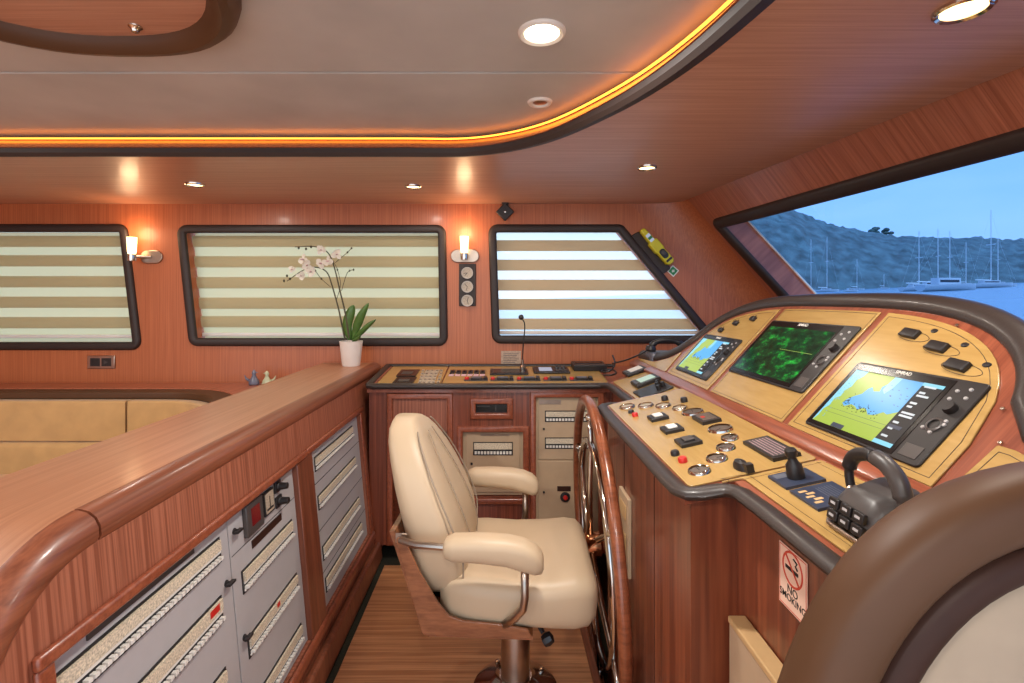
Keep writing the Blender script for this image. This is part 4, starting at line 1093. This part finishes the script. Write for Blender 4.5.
# ---- throttle
t = thing('throttle_control', 'black twin lever throttle with a six key pad in front of the chartplotter', 'throttle', FP.mat(*PP(.853, .650), .004))
b = MB(); b.prism(rounded(rect(-.060, -.068, .060, .066), .03, 6), 0, .010); b.build('base_plate', 'steel', t, bevel=.004)
b = MB(); vs, fs = rbox(1, 1, 1, .22, 5)
def shp(p):
    x, y, z_ = p; q_ = z_+.5; k = 1-.14*q_
    top = .066-.020*max(0, -y*2)**2-.012*(x*2)**2
    return (x*.112*k, y*.124*(1-.22*q_)+.010*q_, .008+q_*top)
b.add([shp(p) for p in vs], fs); b.build('housing', 'dgrey', t, smooth=180)
for i in range(3):
    for j in range(2):
        T = Tr((-.030+i*.030, -.0565+.0075*j, .022+j*.020)) @ RX(math.radians(66)); b = MB(); RB(b, (-.0125, -.0085, -.004), (.0125, .0085, .0045), .002, 0, T); b.box((-.006, -.0022, .0045), (.006, .0022, .0049), 1, T); b.build('keypad_key', ['black', 'grey'], t)
b = MB(); b.tube(catmull([(-.056, .0, .035), (-.062, .004, .062), (-.062, .010, .088), (-.048, .016, .108), (-.020, .018, .118), (-.004, .018, .119)], 5), [.0075]*9+[.012]*17, seg=14); b.build('lever', 'black', t, smooth=180)
b = MB(); b.tube(catmull([(0, .018, .119), (.024, .017, .114), (.046, .014, .098), (.058, .008, .072), (.060, .002, .052), (.056, 0, .035)], 5), [.014]*16+[.010]*3+[.0075]*7, seg=14); b.build('lever', 'dgrey', t, smooth=180)
for s_ in (-1, 1):
    b = MB(); b.lathe([(.0005, .0), (.014, .0), (.015, .005), (.0005, .006)], T=Tr((s_*.050, 0, .040)) @ RY(s_*PI/2), seg=18); b.build('pivot_cap', 'steel', t)
# ---- joystick and blue panel
t = thing('thruster_joystick', 'black joystick on a square dark plate beside the console seam', 'joystick', FP.mat(*PP(1.085, .645), .004))
b = MB(); b.box((-.036, -.044, 0), (.036, .042, .006)); b.box((-.030, -.038, .006), (-.008, -.01, .0065), 1); b.build('mounting_plate', ['navy', 'grblue'], t, bevel=.001)
b = MB(); b.lathe([(.0005, .006), (.018, .006), (.018, .014), (.016, .034), (.010, .042), (.009, .050), (.0125, .056), (.0125, .066), (.009, .070), (.0005, .071)], seg=16); b.build('stick', 'black', t)
t = thing('thruster_keypad', 'flat dark blue control pad with orange arrows between joystick and throttle', 'control pad', FP.mat(*PP(.985, .645), .004))
b = MB(); b.box((-.050, -.045, 0), (.042, .045, .006), 0)
for k in range(5): b.box((-.036+k*.013, -.036+.008*(k % 2), .006), (-.028+k*.013, -.020+.008*(k % 2), .0065), 1)
for k in range(6): b.box((-.036, .0+k*.006, .006), (.02, .0015+k*.006, .0063), 2)
b.build('pad_face', ['navy', 'sand', 'grblue'], t, bevel=.001)
# ---- devices by the desk corner
def s2(mat): 
    def f(t, w, h, th):
        b = MB(); b.box((-.38*w, -.26*h, th), (.30*w, .36*h, th+.002)); b.build('screen', mat, t)
        b = MB(); b.box((-.42*w, -.46*h, th-.001), (.34*w, -.33*h, th+.003))
        b.build('keys', 'dgrey', t)
    return f
unit('radio_controller', 'small black unit with a white display at the desk corner', 'radio', FQ.pix(634, 369.5, .02), .12, .11, .016, s2('white'), 'black handset cradles with displays by the desk corner', fr=FQ, rot=0)
unit('radio_controller', 'small black unit with a pale green display beyond the flat knob board', 'radio', FQ.pix(645, 379.5, .02), .12, .12, .018, s2('lcdg'), 'black handset cradles with displays by the desk corner', fr=FQ)
def kn(t, w, h, th):
    for dx, dy in ((-.25, .30), (-.05, .20), (.12, .32), (.28, .12)):
        b = MB(); b.lathe([(.0005, .020), (.009, .020), (.011, .002), (.011, 0)], T=Tr((dx*w, dy*h, th)), seg=12); b.build('knob', 'black', t)
unit('searchlight_controller', 'flat black board with four knobs near the far dash corner', 'control board', FQ.pix(652.5, 389.5, .01), .16, .145, .008, kn, fr=FQ)
# telephone handset in its cradle
HZ = 1.09
t = thing('telephone_handset', 'grey cradle with a black telephone handset at the far end of the dash', 'telephone', Tr((.925, 2.78, 1.088)) @ RZ(-.08))
b = MB(); RB(b, (-.10, -.09, -.078), (.13, .09, .045), .018); b.build('cradle', 'grblue', t)
b = MB(); b.tube(catmull([(-.085, 0, .075), (-.05, 0, .100), (.0, 0, .110), (.055, 0, .102), (.09, 0, .078)], 5), [.018]*4+[.014]*12+[.018]*5, seg=12); b.build('handset', 'black', t, smooth=180)
for x in (-.085, .09):
    b = MB(); b.lathe([(.0005, .0), (.026, .002), (.030, .014), (.024, .032), (.0005, .036)], T=Tr((x, 0, .045)), seg=16); b.build('earpiece', 'black', t)
b = MB(); b.tube(catmull([(-.28, .10, -.035), (-.24, .06, -.02), (-.20, .02, .0), (-.15, -.02, .03), (-.10, -.0, .055), (-.085, 0, .065)], 6), .0045, seg=8); b.build('cord', 'black', t)
P = catmull([(.595, 2.86, .990), (.63, 2.83, .995), (.67, 2.88, 1.00), (.66, 2.95, 1.01), (.61, 2.96, 1.005), (.60, 2.92, 1.0), (.64, 2.90, 1.01), (.685, 2.98, 1.04), (.675, 3.0, 1.09)], 6)
b = MB(); b.tube(P, .005, seg=8); tag(b.build('cable_coil', 'black'), 'loose black cable curled on the desk corner below the slanted window', 'cable')

# ---- plate on the console side behind the wheel, sign and board
b = MB(); b.box((.4345, 1.70, .47), (.4475, 1.83, .74), 0); b.box((.431, 1.72, .66), (.4345, 1.81, .71), 1); b.box((.431, 1.72, .56), (.4345, 1.81, .61), 1)
tag(b.build('switch_plate', ['beige', 'sand'], bevel=.002), 'tall beige switch plate on the console side behind the steering wheel', 'switch plate')
FN = Frame((.555, 0, 0), (0, -1, 0), (0, 0, 1))     # face of the console below the throttle
u0, v0 = FN.pix(781, 540); u1, v1 = FN.pix(808, 590)
a_ = FN.pix(780.5, 540); c_ = FN.pix(808.5, 564.5); d_ = FN.pix(779, 598); w = c_[0]-a_[0]; top = a_[1]; h = top-d_[1]
t = thing('no_smoking_sign', 'upright cream and red no smoking sign stuck on the console side', 'sign', FN.mat(a_[0]+w/2, top-h/2, .001))
b = MB(); b.box((-w/2, -h/2, 0), (w/2, h/2, .0015), 0)
o = b.build('sign_plate', ['signw'], t)
b = MB(); ring_mb([(x, y) for x, y in rect(-w/2+.002, -h/2+.002, w/2-.002, h/2-.002)], .0016, .0012, .002, 0, soft=.0003).build('red_border', 'signr', t)
R_ = w*.37; cy_ = h*.20
b = MB(); circ = [(R_*math.cos(2*PI*k/32), cy_+R_*math.sin(2*PI*k/32)) for k in range(32)]
b = ring_mb(circ, .0042, .0012, .0024, 0, soft=.0004); b.box((-R_*.95, -.002, .0018), (R_*.95, .002, .0026), 0, Tr((0, cy_, 0)) @ RZ(-PI/4)); b.build('prohibition_ring', 'signr', t)
b = MB(); b.box((-R_*.70, -.0035, .0012), (R_*.55, .0035, .0018), 0, Tr((0, cy_-.002, 0)))
b.tube([(R_*.5, cy_+.006, .0015), (R_*.3, cy_+.012, .0015), (R_*.45, cy_+.018, .0015), (R_*.1, cy_+.022, .0015)], .0018, seg=6); b.build('cigarette', 'ink', t)
b = text_mb('NO', w*.24, T=Tr((0, -h*.16, .0018)), depth=.0003); text_mb('SMOKING', w*.21, mb=b, T=Tr((0, -h*.30, .0018)), depth=.0003); b.build('lettering', 'ink', t)
b = MB(); b.box((.515, .80, .10), (.527, 1.125, .695), 0); b.box((.513, .80, .695), (.553, 1.127, .710), 1); b.box((.527, .80, .10), (.553, 1.125, .12), 0); b.box((.527, 1.105, .12), (.553, 1.125, .695), 0)
tag(b.build('chart_rack', ['beige', 'sand'], bevel=.003), 'pale timber rack fixed low on the console below the no smoking sign', 'rack')

# ================================================================== STEERING WHEEL
WY, WZ, WX, WR = 2.085, .402, .395, .612
WM = Tr((WX, WY, WZ)) @ RY(math.radians(-4.0)) @ RY(-PI/2) if False else Tr((WX, WY, WZ)) @ RZ(math.radians(-2.1)) @ RY(math.radians(-2.2)) @ Matrix(((0, 0, -1, 0), (1, 0, 0, 0), (0, -1, 0, 0), (0, 0, 0, 1)))
# local: x along the room, y down, z towards the chair
t = thing('steering_wheel', 'large varnished timber and chrome steering wheel in front of the console', 'steering wheel', WM)
def circle(R, z=0, N=64): return [(R*math.cos(2*PI*k/N), R*math.sin(2*PI*k/N), z) for k in range(N)]
b = MB(); b.tube(circle(WR-.022), .023, closed=True, ry=.021, up=(0, 0, 1), seg=14); b.build('wheel_rim', 'wheel', t, smooth=180)
b = MB(); b.tube(circle(.418, .0), .015, closed=True, up=(0, 0, 1), seg=12); b.build('inner_ring', 'chrome', t, smooth=180)
for k in range(6):
    a = PI/2+k*PI/3; c_, s_ = math.cos(a), math.sin(a)
    b = MB(); b.tube([(.045*c_, .045*s_, .02), (.24*c_, .24*s_, .012), (.43*c_, .43*s_, 0), (.555*c_, .555*s_, 0)], [.014, .012, .011, .011], seg=10)
    b.lathe([(.0005, -.02), (.014, -.016), (.016, 0), (.014, .016), (.0005, .02)], T=Tr((.53*c_, .53*s_, 0)), seg=12); b.build('spoke', 'chrome', t, smooth=180)
b = MB(); b.lathe([(.0005, .055), (.028, .050), (.045, .036), (.050, .020), (.050, -.02), (.036, -.03), (.034, -.18), (.0005, -.18)], seg=28); b.build('hub', 'copper', t)

# ================================================================== HELM CHAIR
CM = Tr((.056, 1.82, 0)) @ RZ(math.radians(-3))
t = thing('helm_chair', 'cream leather helm chair with padded armrests on a steel pedestal', 'chair', CM)
def L(x, y, z_): return (x-.056, y-1.82, z_)
def plate_xz(pts, r, y0, y1):
    pass
# seat cushion: lengthwise loft with a rounded front
b = MB(); loops = []
def seatsec(x, hw, z0, z1, r):
    pts = rounded(rect(-hw, z0, hw, z1), r, 5)
    return [(x, y, z_) for y, z_ in pts]
for x, hw, z0, z1, r in ((-.245, .17, .440, .495, .02), (-.238, .215, .415, .518, .035), (-.20, .245, .395, .530, .042), (-.12, .258, .386, .530, .048), (0, .262, .381, .524, .05), (.12, .262, .377, .530, .05), (.19, .258, .374, .540, .05), (.235, .250, .380, .538, .05), (.260, .230, .402, .518, .040), (.271, .19, .435, .49, .02)):
    loops.append(seatsec(x, hw, z0, z1, r))
b.loft(loops); b.build('seat', 'leather', t, smooth=180)
# backrest
b = MB(); loops = []
def bx(z_):                                        # front face
    K = ((.40, -.130), (.60, -.130), (.67, -.152), (.75, -.188), (.83, -.228), (.92, -.276), (1.0, -.318))
    for (z0, x0), (z1, x1) in zip(K, K[1:]):
        if z_ <= z1: return x0+(x1-x0)*(z_-z0)/(z1-z0)-.056-.008
    return K[-1][1]-.064
def rx(z_): return (-.224-.245*(z_-.36))-.056     # rear face
for z_, hw in ((.455, .16), (.47, .205), (.50, .228), (.56, .242), (.64, .250), (.72, .250), (.80, .238), (.87, .208), (.93, .162), (.965, .118), (.985, .080), (.995, .04)):
    f = bx(z_)+.045; r_ = rx(z_)-.035+.02; k = 1
    if z_ > .94: d = (z_-.94)/.055; f -= .012*d*d; r_ += .022*d*d
    if z_ < .5: f -= .02; r_ += .01
    th = f-r_
    sec = []
    N = 36
    for i in range(N):
        a = 2*PI*(i+.5)/N; n_ = 3.6
        cc, ss = math.cos(a), math.sin(a)
        X = (f+r_)/2+th/2*abs(cc)**(2/n_)*(1 if cc > 0 else -1); Y = hw*abs(ss)**(2/n_)*(1 if ss > 0 else -1)
        if cc > 0: X -= .012*math.exp(-(Y/.10)**2)-.006
        sec.append((X+(1-(Y/.25)**2)*-.01, Y, z_))
    loops.append(sec)
b.loft(loops); b.build('backrest', 'leather', t, smooth=180)
# piping on the backrest front edge and the stitched panel seams
for s_ in (-1, 1):
    b = MB(); b.tube(catmull([(bx(z_)+.043, s_*hw, z_) for z_, hw in ((.52, .10), (.60, .102), (.70, .098), (.80, .085), (.88, .06), (.95, .03))], 4), .0022, seg=6); b.build('stitched_seam', 'leather2', t)
    b = MB(); b.tube(catmull([(bx(z_)+.030, s_*(hw), z_) for z_, hw in ((.50, .216), (.60, .236), (.70, .242), (.80, .229), (.87, .200), (.93, .156), (.965, .115))], 4), .003, seg=6); b.build('piping', 'leather2', t)
# timber shell under and behind
for s_ in (-1, 1):
    y = s_*.267
    poly = [(x-.056, z_) for x, z_ in ((-.316, .676), (-.288, .674), (-.236, .565), (-.180, .474), (-.145, .434), (-.10, .420), (.01, .414), (.10, .400), (.118, .372), (-.222, .372), (-.232, .38))]
    b = MB(); vs = MB(); vs.prism(rounded(poly, .010, 3), -.005, .005); b.add(vs.v, vs.f, 0, Tr((0, y, 0)) @ RX(PI/2)); b.build('side_shell', 'shell', t, bevel=.002)
b = MB(); b.box((-.27, -.262, .362), (.06, .262, .376)); b.loft([[(-.285, -.262, .372), (-.285, .262, .372), (-.270, .262, .372), (-.270, -.262, .372)], [(-.392, -.262, .69), (-.392, .262, .69), (-.376, .262, .69), (-.376, -.262, .69)]]); b.build('rear_shell', 'shell', t)
# armrests
for s_ in (-1, 1):
    y = s_*.305; b = MB(); loops = []
    for x, z0, z1, hw in ((-.212, .648, .682, .020), (-.205, .635, .693, .034), (-.18, .629, .703, .041), (-.10, .628, .706, .043), (-.02, .620, .703, .043), (.03, .606, .694, .043), (.065, .597, .680, .042), (.085, .599, .662, .035), (.092, .610, .645, .02)):
        loops.append([(x, y+p[0], p[1]) for p in rounded(rect(-hw, z0, hw, z1), min(hw*.8, .03), 5)])
    b.loft(loops); b.build('armrest', 'leather', t, smooth=180)
    b = MB(); b.tube([(.035, y, .61), (.036, y, .52), (.030, y, .485), (.0, y-s_*.02, .44), (-.03, y-s_*.045, .405)], .0125, seg=12); b.build('arm_support', 'steel', t, smooth=180)
    b = MB(); b.tube([(-.20, y, .665), (-.30, y-s_*.005, .668), (-.355, y-s_*.03, .670)], .011, seg=10); b.box((-.372, y-s_*.055-.012, .655), (-.335, y-s_*.03+.012, .685)); b.build('arm_bracket', 'steel', t, bevel=.003)
# pedestal
b = MB(); b.lathe([(.0005, 0), (.155, 0), (.155, .008), (.13, .022), (.09, .036), (.066, .05), (.060, .06), (.0005, .06)], seg=40); b.build('base_flange', 'chrome', t)
b = MB(); b.lathe([(.0005, .04), (.052, .04), (.052, .27), (.050, .275), (.0005, .275)], seg=28); b.build('column', 'steel', t)
b = MB(); b.lathe([(.0005, .26), (.044, .26), (.044, .378), (.0005, .378)], seg=24); b.box((-.12, -.12, .355), (.12, .12, .374)); b.build('inner_post', 'dgrey', t)
b = MB(); b.tube([(.045, -.06, .335), (.098, -.105, .282)], .008, seg=8)
b.lathe([(.0005, -.02), (.018, -.016), (.022, 0), (.018, .016), (.0005, .022)], T=Tr((.112, -.115, .268)) @ RY(1.0), seg=8); b.build('height_lever', 'black', t)
for a in (.6, 2.2, 3.9, 5.4):
    b = MB(); b.lathe([(.0005, .016), (.009, .014), (.010, 0)], T=Tr((.12*math.cos(a), .12*math.sin(a), .022)), seg=8); b.build('bolt', 'chrome', t)

# ================================================================== COMPANION SEAT (its curved back towards the camera)
t = thing('companion_seat', 'brown lacquered arched seat back with cream cloth inside, in front of the throttle', 'seat', Tr((.812, .605, 0)))
HW, HH, ZB = .508, .728, .5
def archp(hw, H, n=3.0, N=44, z0=ZB):
    pts = []
    for k in range(N+1):
        a = PI*k/N; c_, s_ = math.cos(a), math.sin(a)
        pts.append((-hw*(abs(c_)**(2/n))*(1 if c_ >= 0 else -1), z0+H*abs(s_)**(2/n)))
    return [(pts[0][0], .12)]+pts+[(pts[-1][0], .12)]
def arcsweep(name, mat, d, half, depth, yc=0, n=3.0, soft=None):
    pts = archp(HW-d, HH-d, n); fr = []
    for i, (x, z_) in enumerate(pts):
        a = Vector(pts[max(i-1, 0)]); c_ = Vector(pts[min(i+1, len(pts)-1)]); q_ = (c_-a).normalized()
        fr.append(((x, yc, z_), (-q_.y, 0, q_.x), (0, 1, 0)))
    sec = [(half*abs(math.cos(a))**(2/2.6)*(1 if math.cos(a) > 0 else -1), depth*abs(math.sin(a))**(2/2.6)*(1 if math.sin(a) > 0 else -1)) for a in (2*PI*(k+.5)/20 for k in range(20))]
    b = MB(); b.sweep(sec, fr); return b.build(name, mat, t, smooth=180)
arcsweep('outer_rim', 'rim', .038, .039, .042)
arcsweep('inner_ring', 'rim2', .096, .023, .034, .004)
b = MB(); pts = archp(HW-.112, HH-.112)
loops = []
for d, y in ((0, .02), (0, -.012), (.02, -.022), (.06, -.028), (.14, -.032)):
    loops.append([(x*(1-d/.33), y, ZB+(z_-ZB)*(1-d/.6) if z_ > ZB else z_) for x, z_ in pts])
b.loft(loops); b.build('back_panel', 'leather2', t, smooth=180)
b = MB(); RB(b, (-.40, -.42, .36), (.40, -.02, .52), .04); b.build('seat_cushion', 'leather2', t)
b = MB(); b.box((-.36, -.38, -.32), (.36, -.04, .37)); b.build('seat_base', 'mould', t)
# ================================================================== OUTSIDE
SX = .040
def seaz(x, y): return -1.5+SX*x
g = MB()
xs = [-900, -200, -30, 5, 60, 200, 500, 1200, 3000]; ys = [6, 60, 200, 450, 1500, 4000]
def ground(x, y): return seaz(x, y)
vs = [(x, y, seaz(x, y)) for y in ys for x in xs]; n = len(xs)
g.add(vs, [(j*n+i, j*n+i+1, (j+1)*n+i+1, (j+1)*n+i) for j in range(len(ys)-1) for i in range(n-1)])
mw, nt, bs = mat_new('sea_water'); setp(bs, Base_Color=lin((120, 150, 166)), Roughness=.25)
nz = nt.nodes.new('ShaderNodeTexNoise'); nz.inputs['Scale'].default_value = .9; bp = nt.nodes.new('ShaderNodeBump'); bp.inputs['Strength'].default_value = .5
tc = nt.nodes.new('ShaderNodeTexCoord'); nt.links.new(tc.outputs['Object'], nz.inputs['Vector']); nt.links.new(nz.outputs['Fac'], bp.inputs['Height']); nt.links.new(bp.outputs['Normal'], bs.inputs['Normal'])
g.build('sea', mw)['kind'] = 'structure'
# wooded headland
def crest(px):
    K = [(700, 214), (745, 211), (770, 207), (790, 211), (809, 220), (832, 227), (860, 233), (895, 239), (930, 240), (976, 240), (1024, 243), (1100, 236), (1250, 244), (1500, 250)]
    for (x0, y0), (x1, y1) in zip(K, K[1:]):
        if x0 <= px <= x1: return y0+(y1-y0)*(px-x0)/(x1-x0)
    return K[0][1] if px < 700 else 250
rnd = random.Random(5)
from mathutils import noise as mn
g = MB(); cols = 260; rows = 14; vs = []
for j in range(rows+1):
    q_ = j/rows; Y = 430+q_*190
    for i in range(cols+1):
        px = 716+(1500-716)*i/cols
        a = (px-CX)/FOC; X = a*Y; zc = EYE-(crest(px)-CY)/FOC*620; zs = seaz(X, Y)-2
        prof = math.sin(q_*PI/2)**.85
        hh = zs+(zc-zs)*prof
        if j > 0: hh += mn.noise(Vector((X*.06, Y*.06, 0)))*5*min(1, q_*3)+mn.noise(Vector((X*.25, Y*.25, 3)))*2.4
        vs.append((X, Y, hh))
n = cols+1
g.add(vs, [(j*n+i, j*n+i+1, (j+1)*n+i+1, (j+1)*n+i) for j in range(rows) for i in range(cols)])
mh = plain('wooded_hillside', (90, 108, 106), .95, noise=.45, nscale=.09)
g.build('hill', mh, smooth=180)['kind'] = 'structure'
mt = plain('distant_tree_green', (70, 92, 84), .95, noise=.3, nscale=.3)
for px, py, lab in ((874.5, 236, 'round tree on the ridge above the harbour, further from the peak'), (888, 238, 'flat topped tree pair on the ridge above the harbour')):
    Y = 618; X = (px-CX)/FOC*Y; zb = EYE-(py-CY)/FOC*Y
    t = thing('ridge_tree', 'lone tree on the skyline %s' % ('nearer the peak of the hill' if px < 880 else 'on the lower side of its neighbour'), 'tree', Tr((X, Y, zb-6)), 'lone trees on the hill crest')
    b = MB(); b.tube([(0, 0, 0), (.5, 0, 6), (0, 0, 9)], .7, seg=6); b.build('trunk', 'stem', t)
    b = MB()
    for k in range(7):
        c = Vector((rnd.uniform(-5, 5), rnd.uniform(-2, 2), rnd.uniform(10, 16))); r = rnd.uniform(2.4, 3.8)
        b.lathe([(.01, -r*.7), (r*.8, -r*.4), (r, 0), (r*.75, r*.5), (.01, r*.8)], T=Tr(c), seg=9)
    b.build('crown', mt, t)
# boats in the harbour
M['hullw'] = plain('white_hull', (196, 200, 202), .4, noise=.03)
M['spar'] = plain('aluminium_spar', (214, 214, 210), .4, noise=.03)
M['boatd'] = plain('boat_window_dark', (40, 50, 60), .3, noise=0)
def boat(px, mast_top, Y, ln, label, masts=(0,), name='sailing_yacht', dark=False, cab=1.0):
    X = (px-CX)/FOC*Y; zw = seaz(X, Y)
    t = thing(name, label, 'boat', Tr((X, Y, zw)) @ RZ(rnd.uniform(-.25, .25)), 'boats moored in the harbour')
    b = MB(); loops = []
    for k in range(9):
        q_ = k/8; x = (q_-.5)*ln; w = ln*.15*math.sin(PI*min(1, q_*.80+.14))**.7*(1 if q_ < .97 else .15); fb = ln*.085*(1+.35*q_)
        loops.append([(x, -w, fb), (x, -w*.92, fb*.3), (x, -w*.4, -.3), (x, w*.4, -.3), (x, w*.92, fb*.3), (x, w, fb)])
    b.loft(loops); b.build('hull', 'hullw', t, smooth=60)
    hb = ln*.09
    b = MB(); b.prism(rounded(rect(-ln*.24, -ln*.07, ln*.16, ln*.07), ln*.02), hb, hb+ln*.07*cab, 0); b.box((-ln*.22, -ln*.072, hb+ln*.025*cab), (ln*.12, ln*.072, hb+ln*.05*cab), 1); b.build('cabin', ['hullw', 'boatd'], t)
    if mast_top:
        zt = EYE-(mast_top-CY)/FOC*Y-zw
        for i, mx in enumerate(masts):
            hgt = zt*(1 if i == 0 else .96)
            b = MB(); b.tube([(mx, 0, hb), (mx, 0, hgt)], [.16, .10], seg=6)
            b.box((mx-.05, -hgt*.06, hgt*.55), (mx+.05, hgt*.06, hgt*.56)); b.build('mast', 'spar', t)
            b = MB(); b.tube([(mx, 0, hb+1.4), (mx-ln*.36, 0, hb+1.5)], .22, seg=6); b.build('boom', 'spar', t)
            b = MB(); b.tube([(mx, 0, hgt*.98), (ln*.49, 0, ln*.115)], .022, seg=4); b.tube([(mx, 0, hgt*.98), (-ln*.49, 0, ln*.085)], .022, seg=4); b.build('stays', 'spar', t)
boat(811, 239, 330, 12, 'white yacht closest to the windshield pillar')
boat(827, 237, 300, 13, 'white yacht with a tall mast between the two small craft by the pillar')
boat(851, 0, 250, 9, 'small white motor boat without a mast', name='motor_boat', cab=1.6)
boat(857, 259, 340, 9, 'little sailing boat just behind the small motor boat')
boat(884, 274, 330, 8, 'tiny sailing boat with a short mast below the lone ridge trees')
boat(919, 231, 190, 16, 'white ketch with its mast rising over the wide motor yacht')
boat(938, 229, 200, 20, 'large white two masted schooner in the middle of the harbour', masts=(0, 4.0))
boat(948, 0, 170, 22, 'long white motor yacht lying in front of the masts', name='motor_yacht', cab=1.5)
boat(966, 242, 240, 13, 'white yacht beside the long motor yacht')
boat(991, 210, 200, 18, 'white yacht carrying the tallest mast in the harbour')
boat(998, 238, 210, 13, 'white yacht moored against the one with the tallest mast')

# ================================================================== LIGHT
W = bpy.data.worlds.new('sky'); S.world = W; W.use_nodes = True
nt = W.node_tree; bg = nt.nodes['Background']
tc = nt.nodes.new('ShaderNodeTexCoord'); sx = nt.nodes.new('ShaderNodeSeparateXYZ'); nt.links.new(tc.outputs['Generated'], sx.inputs[0])
r = nt.nodes.new('ShaderNodeValToRGB'); e = r.color_ramp.elements
e[0].position = .0; e[0].color = (.95, .98, 1.05, 1); e[1].position = .6; e[1].color = (.50, .76, 1.15, 1)
k = e.new(.12); k.color = (.72, .93, 1.12, 1); k = e.new(.3); k.color = (.58, .84, 1.15, 1)
nt.links.new(sx.outputs['Z'], r.inputs[0])
nz = nt.nodes.new('ShaderNodeTexNoise'); nz.inputs['Scale'].default_value = 3.0; nz.inputs['Detail'].default_value = 6
mp = nt.nodes.new('ShaderNodeMapping'); mp.inputs['Scale'].default_value = (1, 1, 4); nt.links.new(tc.outputs['Generated'], mp.inputs[0]); nt.links.new(mp.outputs[0], nz.inputs['Vector'])
cr = nt.nodes.new('ShaderNodeValToRGB'); cr.color_ramp.elements[0].position = .5; cr.color_ramp.elements[1].position = .8; cr.color_ramp.elements[0].color = (0, 0, 0, 1); cr.color_ramp.elements[1].color = (.45, .45, .45, 1)
nt.links.new(nz.outputs['Fac'], cr.inputs[0])
mx = nt.nodes.new('ShaderNodeMix'); mx.data_type = 'RGBA'; nt.links.new(cr.outputs[0], mx.inputs[0]); nt.links.new(r.outputs[0], mx.inputs[6]); mx.inputs[7].default_value = (1.1, 1.15, 1.2, 1)
nt.links.new(mx.outputs[2], bg.inputs['Color']); bg.inputs['Strength'].default_value = 1.15
sun = bpy.data.lights.new('sun', 'SUN'); sun.energy = 2.2; sun.angle = .05; sun.color = (1, .95, .88)
so = bpy.data.objects.new('sun', sun); COL.objects.link(so); so.rotation_euler = (math.radians(38), 0, math.radians(20))

cam = bpy.data.cameras.new('camera'); co = bpy.data.objects.new('camera', cam); COL.objects.link(co)
co.location = (0, 0, EYE); co.rotation_euler = (PI/2, 0, 0)
cam.sensor_width = 36; cam.sensor_fit = 'HORIZONTAL'; cam.lens = FOC/1024*36
cam.shift_x = (512-CX)/1024; cam.shift_y = -(341.5-CY)/1024; cam.clip_start = .02; cam.clip_end = 6000
S.camera = co
S.view_settings.view_transform = 'Standard'; S.view_settings.look = 'None'; S.view_settings.gamma = 1; S.view_settings.exposure = 0.75
S.view_settings.use_curve_mapping = False
S.cycles.use_denoising = True
S.cycles.max_bounces = 8; S.cycles.diffuse_bounces = 5; S.cycles.transparent_max_bounces = 12; S.cycles.sample_clamp_indirect = 6
